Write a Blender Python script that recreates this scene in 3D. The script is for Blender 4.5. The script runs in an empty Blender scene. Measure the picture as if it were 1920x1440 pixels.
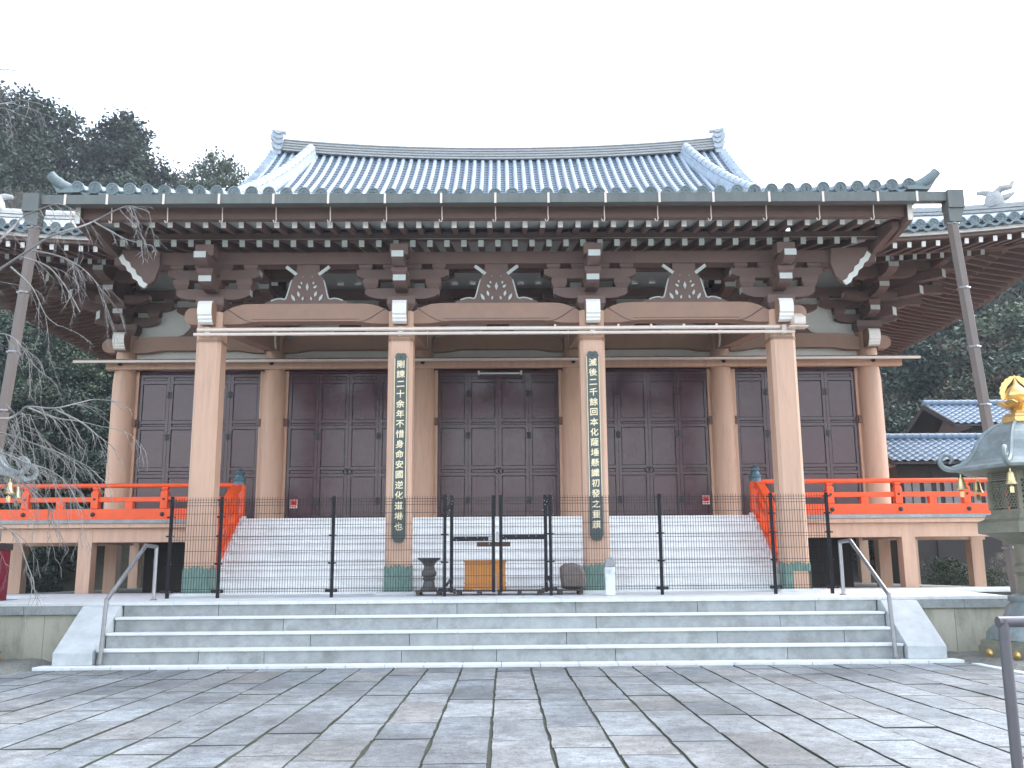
import bpy, bmesh, math, random
from mathutils import Vector, Matrix

# ------------------------------------------------------------------ camera, sky, sun, exposure
S = bpy.context.scene
COL = S.collection
rnd = random.Random(7)
CAM_LOC = Vector((0.14, 0.0, 1.55))
F_PX, PITCH, YAW, ROLL = 1806.0, math.atan(350/1806.0), 0.0091, 0.0075
_f = Vector((math.sin(YAW)*math.cos(PITCH), math.cos(YAW)*math.cos(PITCH), math.sin(PITCH)))
_r = Vector((math.cos(YAW), -math.sin(YAW), 0))
_u = _r.cross(_f)
_r2 = _r*math.cos(ROLL) - _u*math.sin(ROLL)
_u2 = _u*math.cos(ROLL) + _r*math.sin(ROLL)
cd = bpy.data.cameras.new('camera')
cd.sensor_width = 36.0
cd.lens = F_PX*36.0/1920.0
cd.clip_start = 0.1
cd.clip_end = 3000
cam = bpy.data.objects.new('camera', cd)
COL.objects.link(cam)
M4 = Matrix((_r2, _u2, -_f)).transposed().to_4x4()
M4.translation = CAM_LOC
cam.matrix_world = M4
S.camera = cam

SUN_EL, SUN_AZ = math.radians(46), math.radians(62)     # azimuth clockwise from +Y
w = bpy.data.worlds.new('World')
S.world = w
w.use_nodes = True
nt = w.node_tree
sky = nt.nodes.new('ShaderNodeTexSky')
sky.sky_type = 'NISHITA'
sky.sun_disc = False
sky.sun_elevation = SUN_EL
sky.sun_rotation = SUN_AZ
sky.air_density = 1.0
sky.dust_density = 2.0
sky.ozone_density = 1.0
hsv = nt.nodes.new('ShaderNodeHueSaturation')
hsv.inputs['Saturation'].default_value = 0.50
bg = nt.nodes['Background']
bg.inputs['Strength'].default_value = 0.15
nt.links.new(sky.outputs[0], hsv.inputs['Color'])
nt.links.new(hsv.outputs[0], bg.inputs['Color'])

sd = bpy.data.lights.new('sun', 'SUN')
sd.energy = 0.5
sd.angle = math.radians(80)
sd.color = (0.86, 0.93, 1.0)
sun = bpy.data.objects.new('sun', sd)
COL.objects.link(sun)
sun.location = (-30, -40, 60)
_sd = Vector((math.sin(SUN_AZ)*math.cos(SUN_EL), math.cos(SUN_AZ)*math.cos(SUN_EL), math.sin(SUN_EL)))
sun.rotation_euler = (-_sd).to_track_quat('-Z', 'Y').to_euler()

S.view_settings.view_transform = 'Standard'
S.view_settings.look = 'None'
S.view_settings.exposure = 2.34
S.view_settings.gamma = 1.0
S.view_settings.use_curve_mapping = False
S.render.engine = 'CYCLES'
S.cycles.max_bounces = 6
S.cycles.diffuse_bounces = 3
S.cycles.glossy_bounces = 3
S.render.resolution_x, S.render.resolution_y = 1024, 768

# ------------------------------------------------------------------ materials
def _n(nt, t, **k):
    n = nt.nodes.new(t)
    for a, b in k.items():
        setattr(n, a, b)
    return n

def mat(name, col, rough=0.6, var=0.12, scale=6.0, fine=60.0, bump=0.1, metal=0.0, spec=0.5,
        rand=0.0, stain=None, stain_amt=0.0, stain_scale=1.2, stretch=None, coat=0.0, speck=0.0, rvar=0.08, bdist=0.01):
    m = bpy.data.materials.new(name)
    m.use_nodes = True
    nt = m.node_tree
    L = nt.links.new
    b = nt.nodes['Principled BSDF']
    b.inputs['Roughness'].default_value = rough
    b.inputs['Metallic'].default_value = metal
    b.inputs['Specular IOR Level'].default_value = spec
    b.inputs['Coat Weight'].default_value = coat
    tc = _n(nt, 'ShaderNodeTexCoord')
    geo = _n(nt, 'ShaderNodeNewGeometry')
    mp = _n(nt, 'ShaderNodeMapping')
    if stretch:
        mp.inputs['Scale'].default_value = stretch
    L(geo.outputs['Position'], mp.inputs['Vector'])
    n1 = _n(nt, 'ShaderNodeTexNoise')
    n1.inputs['Scale'].default_value = scale
    n1.inputs['Detail'].default_value = 6
    n1.inputs['Roughness'].default_value = 0.62
    L(mp.outputs[0], n1.inputs['Vector'])
    n2 = _n(nt, 'ShaderNodeTexNoise')
    n2.inputs['Scale'].default_value = fine
    n2.inputs['Detail'].default_value = 3
    L(geo.outputs['Position'], n2.inputs['Vector'])
    # brightness factor
    mr = _n(nt, 'ShaderNodeMapRange')
    mr.inputs['From Min'].default_value = 0.3
    mr.inputs['From Max'].default_value = 0.7
    mr.inputs['To Min'].default_value = 1-var
    mr.inputs['To Max'].default_value = 1+var
    L(n1.outputs['Fac'], mr.inputs['Value'])
    fac = mr.outputs[0]
    if speck:
        ms = _n(nt, 'ShaderNodeMapRange')
        ms.inputs['From Min'].default_value = 0.35
        ms.inputs['From Max'].default_value = 0.65
        ms.inputs['To Min'].default_value = 1-speck
        ms.inputs['To Max'].default_value = 1+speck
        L(n2.outputs['Fac'], ms.inputs['Value'])
        mu = _n(nt, 'ShaderNodeMath', operation='MULTIPLY')
        L(fac, mu.inputs[0]); L(ms.outputs[0], mu.inputs[1])
        fac = mu.outputs[0]
    if rand:
        oi = _n(nt, 'ShaderNodeObjectInfo')
        mo = _n(nt, 'ShaderNodeMapRange')
        mo.inputs['To Min'].default_value = 1-rand
        mo.inputs['To Max'].default_value = 1+rand
        L(oi.outputs['Random'], mo.inputs['Value'])
        mu = _n(nt, 'ShaderNodeMath', operation='MULTIPLY')
        L(fac, mu.inputs[0]); L(mo.outputs[0], mu.inputs[1])
        fac = mu.outputs[0]
    vm = _n(nt, 'ShaderNodeVectorMath', operation='SCALE')
    vm.inputs[0].default_value = col
    L(fac, vm.inputs['Scale'])
    out = vm.outputs[0]
    if stain:
        n3 = _n(nt, 'ShaderNodeTexNoise')
        n3.inputs['Scale'].default_value = stain_scale
        n3.inputs['Detail'].default_value = 8
        n3.inputs['Roughness'].default_value = 0.7
        L(mp.outputs[0], n3.inputs['Vector'])
        mm = _n(nt, 'ShaderNodeMapRange')
        mm.inputs['From Min'].default_value = 0.5
        mm.inputs['From Max'].default_value = 0.72
        mm.inputs['To Max'].default_value = stain_amt
        L(n3.outputs['Fac'], mm.inputs['Value'])
        mx = _n(nt, 'ShaderNodeMix', data_type='RGBA')
        L(mm.outputs[0], mx.inputs['Factor'])
        L(out, mx.inputs[6])
        mx.inputs[7].default_value = (*stain, 1)
        out = mx.outputs[2]
    L(out, b.inputs['Base Color'])
    mrr = _n(nt, 'ShaderNodeMapRange')
    mrr.inputs['From Min'].default_value = 0.3
    mrr.inputs['From Max'].default_value = 0.7
    mrr.inputs['To Min'].default_value = max(0.02, rough-rvar)
    mrr.inputs['To Max'].default_value = min(1, rough+rvar)
    L(n1.outputs['Fac'], mrr.inputs['Value'])
    L(mrr.outputs[0], b.inputs['Roughness'])
    if bump:
        bp = _n(nt, 'ShaderNodeBump')
        bp.inputs['Strength'].default_value = bump
        bp.inputs['Distance'].default_value = bdist
        ad = _n(nt, 'ShaderNodeMath', operation='ADD')
        L(n1.outputs['Fac'], ad.inputs[0]); L(n2.outputs['Fac'], ad.inputs[1])
        L(ad.outputs[0], bp.inputs['Height'])
        L(bp.outputs[0], b.inputs['Normal'])
    return m

M = {}
M['beige'] = mat('beige_paint', (0.60, 0.38, 0.265), 0.55, 0.07, 3, 90, 0.05, rand=0.02, stain=(0.42, 0.27, 0.20), stain_amt=0.7, stain_scale=1.8, stretch=(3, 3, .35))
M['brown'] = mat('shaded_brown_paint', (0.145, 0.088, 0.072), 0.6, 0.12, 4, 80, 0.06, rand=0.08)  # brown paint, darkened so the shade under the eaves is part of its colour
M['beam'] = mat('shaded_beam_paint', (0.32, 0.19, 0.13), 0.55, 0.10, 3, 80, 0.05, rand=0.04)  # column paint made darker, with porch shade put into the colour
M['white'] = mat('white_paint', (0.82, 0.80, 0.75), 0.6, 0.05, 5, 80, 0.05, rand=0.03)
M['greywhite'] = mat('grey_white_paint', (0.50, 0.53, 0.50), 0.65, 0.08, 5, 80, 0.05, rand=0.05)
M['plaster'] = mat('white_plaster', (0.66, 0.67, 0.63), 0.8, 0.06, 3, 70, 0.08)
M['door'] = mat('dark_lacquer', (0.082, 0.038, 0.045), 0.20, 0.12, 3, 60, 0.02, rand=0.05, rvar=0.05)
M['doordark'] = mat('door_groove', (0.016, 0.009, 0.010), 0.5, 0.1)
M['orange'] = mat('vermilion_paint', (0.86, 0.095, 0.014), 0.42, 0.10, 5, 70, 0.05, rand=0.03, stain=(0.60, 0.10, 0.045), stain_amt=0.6, stain_scale=2.4)
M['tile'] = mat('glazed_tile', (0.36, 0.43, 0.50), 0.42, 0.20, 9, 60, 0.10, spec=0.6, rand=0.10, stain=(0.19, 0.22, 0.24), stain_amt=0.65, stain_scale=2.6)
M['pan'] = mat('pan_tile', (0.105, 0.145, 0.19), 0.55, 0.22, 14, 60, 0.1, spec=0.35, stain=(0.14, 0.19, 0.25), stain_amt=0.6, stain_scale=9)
M['ridge'] = mat('ridge_tile', (0.36, 0.37, 0.365), 0.5, 0.28, 12, 50, 0.3, stain=(0.17, 0.165, 0.16), stain_amt=0.75, stain_scale=4, stretch=(1, 1, 6))
M['eavetile'] = mat('weathered_eave_tile', (0.145, 0.19, 0.20), 0.5, 0.2, 20, 90, 0.2, rand=0.15, stain=(0.25, 0.29, 0.29), stain_amt=0.6, stain_scale=9)
M['copper'] = mat('weathered_copper', (0.128, 0.142, 0.132), 0.5, 0.18, 5, 60, 0.06, metal=0.3, stain=(0.07, 0.085, 0.08), stain_amt=0.6, stretch=(1, 1, .3))
M['pipe'] = mat('brown_downpipe', (0.155, 0.125, 0.11), 0.42, 0.1, 4, 60, 0.05, metal=0.2, stain=(0.22, 0.17, 0.13), stain_amt=0.4, stretch=(3, 3, .3))
M['verdigris'] = mat('verdigris', (0.155, 0.25, 0.21), 0.6, 0.35, 7, 60, 0.15, metal=0.2, stain=(0.05, 0.12, 0.10), stain_amt=0.7, stain_scale=5, stretch=(5, 5, .8))
M['cream'] = mat('cream_metal', (0.74, 0.64, 0.56), 0.45, 0.05, 6, 60, 0.03, rand=0.02)
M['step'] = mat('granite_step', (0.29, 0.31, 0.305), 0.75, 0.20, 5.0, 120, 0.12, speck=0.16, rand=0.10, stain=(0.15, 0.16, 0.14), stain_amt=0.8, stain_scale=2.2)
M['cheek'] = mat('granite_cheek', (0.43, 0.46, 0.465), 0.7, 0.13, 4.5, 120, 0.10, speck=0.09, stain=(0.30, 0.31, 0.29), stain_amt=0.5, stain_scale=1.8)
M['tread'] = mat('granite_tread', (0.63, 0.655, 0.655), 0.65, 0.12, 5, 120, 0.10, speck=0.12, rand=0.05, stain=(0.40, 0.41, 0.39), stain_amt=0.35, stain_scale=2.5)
M['wall'] = mat('stained_stone_wall', (0.47, 0.45, 0.36), 0.8, 0.14, 1.6, 90, 0.15, speck=0.06, stain=(0.15, 0.17, 0.13), stain_amt=0.8, stain_scale=1.5, stretch=(1.2, 1.2, .45))
M['stair'] = mat('pale_stair_stone', (0.87, 0.87, 0.86), 0.7, 0.10, 4, 120, 0.06, speck=0.08, rand=0.04, stain=(0.52, 0.52, 0.49), stain_amt=0.5, stain_scale=2.0)
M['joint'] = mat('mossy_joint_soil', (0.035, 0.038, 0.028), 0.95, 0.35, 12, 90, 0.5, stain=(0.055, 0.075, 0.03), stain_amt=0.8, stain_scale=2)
M['gravel'] = mat('gravel', (0.20, 0.205, 0.185), 0.9, 0.3, 18, 70, 0.8, speck=0.35, stain=(0.10, 0.11, 0.09), stain_amt=0.7, bdist=0.03)
M['fence'] = mat('black_fence_metal', (0.010, 0.009, 0.012), 0.55, 0.1, 6, 60, 0.02, rand=0.03, spec=0.25)
M['wire'] = mat('fence_wire', (0.018, 0.015, 0.017), 0.6, 0.1, 6, 60, 0.0, spec=0.2)
M['steel'] = mat('grey_steel', (0.33, 0.33, 0.34), 0.38, 0.08, 8, 60, 0.03, metal=0.85)
M['darksteel'] = mat('dark_grey_rail', (0.13, 0.125, 0.135), 0.45, 0.1, 8, 60, 0.04, metal=0.4)
M['bronze'] = mat('green_bronze', (0.20, 0.235, 0.235), 0.5, 0.2, 6, 60, 0.15, metal=0.25, stain=(0.30, 0.36, 0.38), stain_amt=0.7, stain_scale=3)
M['olivebronze'] = mat('olive_bronze', (0.20, 0.195, 0.145), 0.55, 0.2, 6, 60, 0.12, metal=0.3, stain=(0.09, 0.11, 0.085), stain_amt=0.6, stain_scale=4)
M['gold'] = mat('gilt_metal', (0.74, 0.50, 0.20), 0.34, 0.08, 8, 60, 0.05, metal=0.9)
M['brass'] = mat('pale_brass', (0.72, 0.58, 0.30), 0.36, 0.1, 9, 60, 0.05, metal=0.8)
M['boardgreen'] = mat('dark_green_board', (0.068, 0.088, 0.080), 0.55, 0.15, 4, 60, 0.06, stain=(0.11, 0.13, 0.12), stain_amt=0.5, stretch=(3, 3, .5))
M['giltletter'] = mat('gilt_letter', (0.86, 0.74, 0.50), 0.5, 0.12, 8, 60, 0.05)
M['blackiron'] = mat('black_iron', (0.03, 0.025, 0.025), 0.5, 0.1)
M['giboshi'] = mat('blue_green_finial', (0.085, 0.15, 0.18), 0.45, 0.2, 9, 60, 0.1, metal=0.4)
M['ochrewood'] = mat('orange_brown_wood', (0.62, 0.235, 0.035), 0.42, 0.14, 3, 60, 0.05, stretch=(9, 1, 1), coat=0.2)
M['palletwood'] = mat('dark_pallet_wood', (0.085, 0.07, 0.06), 0.8, 0.2, 6, 60, 0.2)
M['plaquewood'] = mat('brown_plaque_wood', (0.16, 0.075, 0.05), 0.6, 0.15, 5, 60, 0.1)
M['vase'] = mat('dark_bronze_vase', (0.115, 0.11, 0.105), 0.55, 0.15, 8, 60, 0.1, metal=0.3)
M['rock'] = mat('brown_grey_rock', (0.215, 0.175, 0.155), 0.85, 0.2, 7, 60, 0.4, stain=(0.12, 0.10, 0.09), stain_amt=0.5)
M['marker'] = mat('pale_stone_marker', (0.62, 0.65, 0.67), 0.7, 0.1, 6, 120, 0.1, stain=(0.18, 0.18, 0.19), stain_amt=0.9, stain_scale=4)
M['markerhead'] = mat('lichen_dark_stone', (0.27, 0.275, 0.285), 0.8, 0.3, 9, 100, 0.2, stain=(0.10, 0.10, 0.11), stain_amt=0.8, stain_scale=7)
M['red'] = mat('red_print', (0.72, 0.02, 0.03), 0.5, 0.05, bump=0)
M['darkred'] = mat('dark_red_metal', (0.17, 0.005, 0.02), 0.45, 0.1, 5, 60, 0.03)
M['darkwood'] = mat('dark_weathered_wood', (0.045, 0.038, 0.036), 0.8, 0.25, 5, 60, 0.2, stretch=(1, 1, .3))
M['greyplaster'] = mat('grey_plaster', (0.30, 0.28, 0.285), 0.85, 0.1, 4, 60, 0.1)
M['bluetile'] = mat('blue_house_tile', (0.15, 0.215, 0.29), 0.5, 0.2, 8, 60, 0.08, spec=0.45, rand=0.12)
M['bark'] = mat('grey_bark', (0.19, 0.18, 0.175), 0.85, 0.2, 12, 60, 0.25, stain=(0.20, 0.23, 0.20), stain_amt=0.7, stain_scale=6)
M['trunk'] = mat('dark_trunk', (0.085, 0.065, 0.05), 0.9, 0.25, 6, 40, 0.3)
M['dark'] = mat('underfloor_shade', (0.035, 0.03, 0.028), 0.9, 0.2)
M['soil'] = mat('forest_floor', (0.06, 0.055, 0.035), 0.95, 0.3, 3, 30, 0.3)
M['glasswhite'] = mat('white_tube', (0.8, 0.8, 0.78), 0.3, 0.02, bump=0)

def paver_mat():
    m = bpy.data.materials.new('granite_paver')
    m.use_nodes = True
    nt = m.node_tree
    L = nt.links.new
    b = nt.nodes['Principled BSDF']
    geo = _n(nt, 'ShaderNodeNewGeometry')
    oi = _n(nt, 'ShaderNodeObjectInfo')
    cr = _n(nt, 'ShaderNodeValToRGB')
    e = cr.color_ramp.elements
    e[0].position = 0.0; e[0].color = (0.245, 0.28, 0.305, 1)
    e[1].position = 1.0; e[1].color = (0.34, 0.38, 0.405, 1)
    for p, c in ((0.2, (0.325, 0.36, 0.385)), (0.42, (0.285, 0.31, 0.325)), (0.6, (0.385, 0.425, 0.45)), (0.80, (0.335, 0.35, 0.35)), (0.92, (0.31, 0.31, 0.305))):
        x = e.new(p); x.color = (*c, 1)
    L(oi.outputs['Random'], cr.inputs['Fac'])
    def noise(sc, det, ro, off=None):
        n = _n(nt, 'ShaderNodeTexNoise')
        n.inputs['Scale'].default_value = sc
        n.inputs['Detail'].default_value = det
        n.inputs['Roughness'].default_value = ro
        if off is not None:
            va = _n(nt, 'ShaderNodeVectorMath', operation='ADD')
            cx = _n(nt, 'ShaderNodeMath', operation='MULTIPLY'); cx.inputs[1].default_value = off
            L(oi.outputs['Random'], cx.inputs[0])
            L(geo.outputs['Position'], va.inputs[0]); L(cx.outputs[0], va.inputs[1])
            L(va.outputs[0], n.inputs['Vector'])
        else:
            L(geo.outputs['Position'], n.inputs['Vector'])
        return n
    big = noise(0.33, 7, 0.62)
    mid = noise(4.5, 8, 0.75, 30.0)
    fin = noise(60, 5, 0.8)
    pit = noise(17, 8, 0.85, 11.0)
    blot = noise(1.3, 8, 0.75)
    def rng(n, a, c, lo, hi):
        r = _n(nt, 'ShaderNodeMapRange')
        r.inputs['From Min'].default_value = a; r.inputs['From Max'].default_value = c
        r.inputs['To Min'].default_value = lo; r.inputs['To Max'].default_value = hi
        L(n.outputs['Fac'], r.inputs['Value'])
        return r.outputs[0]
    def mul(a, c):
        q = _n(nt, 'ShaderNodeMath', operation='MULTIPLY'); L(a, q.inputs[0]); L(c, q.inputs[1]); return q.outputs[0]
    fac = mul(mul(rng(big, .38, .60, .58, 1.2), rng(mid, .34, .66, .58, 1.36)), mul(rng(fin, .32, .68, .55, 1.45), mul(rng(pit, .52, .62, 1.0, .38), rng(blot, .54, .70, 1.0, .62))))
    k64 = _n(nt, 'ShaderNodeMath', operation='MULTIPLY'); k64.inputs[1].default_value = .64
    L(fac, k64.inputs[0]); fac = k64.outputs[0]
    vm = _n(nt, 'ShaderNodeVectorMath', operation='SCALE')
    L(cr.outputs[0], vm.inputs[0]); L(fac, vm.inputs['Scale'])
    L(vm.outputs[0], b.inputs['Base Color'])
    b.inputs['Roughness'].default_value = 0.72
    L(rng(mid, .3, .7, .58, .86), b.inputs['Roughness'])
    bp = _n(nt, 'ShaderNodeBump')
    bp.inputs['Strength'].default_value = 0.7
    bp.inputs['Distance'].default_value = 0.02
    ad = _n(nt, 'ShaderNodeMath', operation='ADD'); L(mid.outputs['Fac'], ad.inputs[0]); L(pit.outputs['Fac'], ad.inputs[1])
    L(ad.outputs[0], bp.inputs['Height'])
    L(bp.outputs[0], b.inputs['Normal'])
    return m
M['paver'] = paver_mat()

def leaf_mat(name, dark, light, brown=None):
    m = bpy.data.materials.new(name)
    m.use_nodes = True
    nt = m.node_tree
    L = nt.links.new
    b = nt.nodes['Principled BSDF']
    b.inputs['Roughness'].default_value = 0.6
    b.inputs['Specular IOR Level'].default_value = 0.25
    oi = _n(nt, 'ShaderNodeObjectInfo')
    geo = _n(nt, 'ShaderNodeNewGeometry')
    n = _n(nt, 'ShaderNodeTexNoise')
    n.inputs['Scale'].default_value = 0.55
    n.inputs['Detail'].default_value = 5
    L(geo.outputs['Position'], n.inputs['Vector'])
    mr = _n(nt, 'ShaderNodeMapRange')
    mr.inputs['From Min'].default_value = 0.33; mr.inputs['From Max'].default_value = 0.68
    L(n.outputs['Fac'], mr.inputs['Value'])
    mx = _n(nt, 'ShaderNodeMix', data_type='RGBA')
    mx.inputs[6].default_value = (*dark, 1); mx.inputs[7].default_value = (*light, 1)
    L(mr.outputs[0], mx.inputs['Factor'])
    sc = _n(nt, 'ShaderNodeMapRange')
    sc.inputs['To Min'].default_value = 0.7; sc.inputs['To Max'].default_value = 1.3
    L(oi.outputs['Random'], sc.inputs['Value'])
    vm = _n(nt, 'ShaderNodeVectorMath', operation='SCALE')
    L(mx.outputs[2], vm.inputs[0]); L(sc.outputs[0], vm.inputs['Scale'])
    L(vm.outputs[0], b.inputs['Base Color'])
    return m
M['leaf'] = leaf_mat('evergreen_foliage', (0.018, 0.033, 0.025), (0.050, 0.078, 0.052))
M['leaf2'] = leaf_mat('broadleaf_foliage', (0.032, 0.054, 0.032), (0.078, 0.10, 0.06))
M['leaf3'] = leaf_mat('bare_grey_thicket', (0.10, 0.095, 0.08), (0.17, 0.155, 0.125))
M['leaf4'] = leaf_mat('brown_green_foliage', (0.065, 0.05, 0.03), (0.11, 0.085, 0.05))

# ------------------------------------------------------------------ mesh builder
class MB:
    def __init__(s):
        s.v, s.f, s.m = [], [], []
    def add(s, vs, fs, m=0):
        o = len(s.v)
        s.v += [tuple(v) for v in vs]
        for i, f in enumerate(fs):
            s.f.append(tuple(o+j for j in f))
            s.m.append(m if not isinstance(m, (list, tuple)) else m[i])
    def box(s, x0, x1, y0, y1, z0, z1, m=0, front=None, bottom=None):
        vs = [(x0, y0, z0), (x1, y0, z0), (x1, y1, z0), (x0, y1, z0), (x0, y0, z1), (x1, y0, z1), (x1, y1, z1), (x0, y1, z1)]
        fs = [(0, 3, 2, 1), (4, 5, 6, 7), (0, 1, 5, 4), (1, 2, 6, 5), (2, 3, 7, 6), (3, 0, 4, 7)]
        s.add(vs, fs, [bottom if bottom is not None else m, m, front if front is not None else m, m, m, m])
        return s
    def prism(s, pts, ax, a0, a1, m=0, m0=None, ms=None):
        n = len(pts)
        def P(p, a):
            return {'x': (a, p[0], p[1]), 'y': (p[0], a, p[1]), 'z': (p[0], p[1], a)}[ax]
        vs = [P(p, a0) for p in pts] + [P(p, a1) for p in pts]
        fs = [tuple(range(n)), tuple(range(2*n-1, n-1, -1))] + [(i, (i+1) % n, n+(i+1) % n, n+i) for i in range(n)]
        mm = [m0 if m0 is not None else m, m] + [(ms if ms is not None else m)]*n
        s.add(vs, fs, mm)
        return s
    def beam(s, p, q, wd, h, m=0, m0=None, m1=None):
        p, q = Vector(p), Vector(q)
        d = (q-p).normalized()
        r = d.cross(Vector((0, 0, 1)))
        if r.length < 1e-4:
            r = Vector((1, 0, 0))
        r.normalize()
        u = r.cross(d)
        c = [(-1, -1), (1, -1), (1, 1), (-1, 1)]
        vs = [p+r*(a*wd/2)+u*(b*h/2) for a, b in c] + [q+r*(a*wd/2)+u*(b*h/2) for a, b in c]
        fs = [(3, 2, 1, 0), (4, 5, 6, 7)] + [(i, (i+1) % 4, 4+(i+1) % 4, 4+i) for i in range(4)]
        s.add(vs, fs, [m0 if m0 is not None else m, m1 if m1 is not None else m, m, m, m, m])
        return s
    def tube(s, path, r, n=8, m=0, cap=True):
        path = [Vector(p) for p in path]
        k = len(path)
        rs = r if isinstance(r, (list, tuple)) else [r]*k
        base = len(s.v)
        up = None
        for i, p in enumerate(path):
            d = (path[min(i+1, k-1)]-path[max(i-1, 0)])
            if d.length < 1e-7:
                d = Vector((0, 0, 1))
            d.normalize()
            if up is None:
                up = Vector((0, 0, 1)) if abs(d.z) < 0.9 else Vector((1, 0, 0))
            a = d.cross(up)
            if a.length < 1e-4:
                a = d.cross(Vector((1, 0, 0)))
            a.normalize()
            b = a.cross(d)
            up = b
            for j in range(n):
                t = 2*math.pi*(j+.5)/n
                s.v.append(tuple(p+a*(math.cos(t)*rs[i])+b*(math.sin(t)*rs[i])))
        for i in range(k-1):
            for j in range(n):
                s.f.append((base+i*n+j, base+i*n+(j+1) % n, base+(i+1)*n+(j+1) % n, base+(i+1)*n+j)); s.m.append(m)
        if cap:
            s.f.append(tuple(base+j for j in range(n))); s.m.append(m)
            s.f.append(tuple(base+(k-1)*n+j for j in range(n-1, -1, -1))); s.m.append(m)
        return s
    def lathe(s, prof, c=(0, 0, 0), n=16, m=0, rot=0.0, ax='z', sx=1.0):
        base = len(s.v)
        k = len(prof)
        for r, h in prof:
            for j in range(n):
                t = 2*math.pi*j/n+rot
                a, b = r*math.cos(t)*sx, r*math.sin(t)
                p = {'z': (a, b, h), 'y': (a, h, b), 'x': (h, a, b)}[ax]
                s.v.append((c[0]+p[0], c[1]+p[1], c[2]+p[2]))
        for i in range(k-1):
            for j in range(n):
                s.f.append((base+i*n+j, base+i*n+(j+1) % n, base+(i+1)*n+(j+1) % n, base+(i+1)*n+j)); s.m.append(m)
        s.f.append(tuple(base+j for j in range(n-1, -1, -1))); s.m.append(m)
        s.f.append(tuple(base+(k-1)*n+j for j in range(n))); s.m.append(m)
        return s
    def mesh(s, name, mats, smooth=False, fix=True):
        me = bpy.data.meshes.new(name)
        me.from_pydata(s.v, [], s.f)
        for mm in (mats if isinstance(mats, (list, tuple)) else [mats]):
            me.materials.append(M[mm])
        me.polygons.foreach_set('material_index', s.m)
        if fix:
            bm = bmesh.new(); bm.from_mesh(me)
            bmesh.ops.recalc_face_normals(bm, faces=bm.faces)
            bm.to_mesh(me); bm.free()
        if smooth:
            me.polygons.foreach_set('use_smooth', [True]*len(me.polygons))
            try:
                me.set_sharp_from_angle(angle=math.radians(38))
            except Exception:
                pass
        me.update()
        return me
    def build(s, name, mats, parent=None, smooth=False, bevel=0.0, fix=True):
        return link(name, s.mesh(name, mats, smooth, fix), parent, bevel)

def link(name, me, parent=None, bevel=0.0, loc=None, rot=None):
    o = bpy.data.objects.new(name, me)
    COL.objects.link(o)
    if parent is not None:
        o.parent = parent
        q = parent
        base = Vector((0, 0, 0))
        while q is not None:                       # meshes are written in world metres
            base += q.location
            q = q.parent
        o.location = Vector(loc if loc else (0, 0, 0))-base
    elif loc:
        o.location = loc
    if rot:
        o.rotation_euler = rot
    if bevel:
        b = o.modifiers.new('bevel', 'BEVEL'); b.width = bevel; b.segments = 2; b.limit_method = 'ANGLE'
    return o

def tag(o, label=None, cat=None, group=None, kind=None):
    if label: o['label'] = label
    if cat: o['category'] = cat
    if group: o['group'] = group
    if kind: o['kind'] = kind
    return o

def empty(name, loc, label, cat, group=None):
    o = bpy.data.objects.new(name, None)
    COL.objects.link(o)
    o.location = loc
    o.empty_display_size = 0.3
    return tag(o, label, cat, group)

def lerp(a, b, t):
    return a+(b-a)*t

# ------------------------------------------------------------------ ground and paving
g = MB()
g.add([(-400, -60, -0.05), (400, -60, -0.05), (400, 600, -0.05), (-400, 600, -0.05)], [(0, 1, 2, 3)])
tag(g.build('ground', 'gravel'), kind='structure')
g = MB()
g.add([(-7.75, 1.5, -0.013), (7.75, 1.5, -0.013), (7.75, 16.45, -0.013), (-7.75, 16.45, -0.013)], [(0, 1, 2, 3)])
paving = g.build('stone_paving', 'joint')
tag(paving, kind='structure')
PW, NPAV = 0.553, 28
pieces = []
for i in range(NPAV):
    x0 = -7.742+i*PW
    y = 16.40
    first = True
    while y > 3.0:
        Ln = rnd.choice((0.85, 1.0, 1.15, 1.3, 1.45, 1.6))
        if first:
            Ln *= rnd.uniform(.35, 1.0); first = False
        y1 = y-Ln
        gx, gy = rnd.uniform(.008, .014), rnd.uniform(.003, .008)
        pieces.append((x0+gx, x0+PW-gx, y1+gy, y-gy))
        y = y1
def paver_mb(mb, r):
    a0, a1, b0, b1 = r
    zt = rnd.uniform(-0.004, 0.005)
    tl = [rnd.uniform(-.003, .003) for _ in range(4)]
    ring = []
    nx, ny = 3, 5
    def edge(p, q, n):
        return [(lerp(p[0], q[0], t/n), lerp(p[1], q[1], t/n)) for t in range(n)]
    cs = [(a0, b0), (a1, b0), (a1, b1), (a0, b1)]
    pts = edge(cs[0], cs[1], nx)+edge(cs[1], cs[2], ny)+edge(cs[2], cs[3], nx)+edge(cs[3], cs[0], ny)
    cxm, cym = (a0+a1)/2, (b0+b1)/2
    pts = [(px+rnd.uniform(-.008, .008), py+rnd.uniform(-.007, .007)) for px, py in pts]
    n = len(pts)
    def zz(px, py):
        u, v = (px-a0)/(a1-a0), (py-b0)/(b1-b0)
        return zt+tl[0]*(1-u)*(1-v)+tl[1]*u*(1-v)+tl[2]*u*v+tl[3]*(1-u)*v
    vs = [(px, py, -0.045) for px, py in pts]
    vs += [(px, py, zz(px, py)-0.005) for px, py in pts]
    ins = []
    for px, py in pts:
        d = Vector((cxm-px, cym-py)); d.normalize()
        ins.append((px+d.x*.008, py+d.y*.008))
    vs += [(px, py, zz(px, py)) for px, py in ins]
    fs = [(i, (i+1) % n, n+(i+1) % n, n+i) for i in range(n)]
    fs += [(n+i, n+(i+1) % n, 2*n+(i+1) % n, 2*n+i) for i in range(n)]
    fs.append(tuple(range(2*n, 3*n)))
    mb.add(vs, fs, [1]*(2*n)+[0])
    return mb
def in_view(r):
    cy = (r[2]+r[3])/2; cx = (r[0]+r[1])/2
    return cy > 7.6 and abs(cx) < 0.56*max(r[3], 1)+.3
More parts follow.
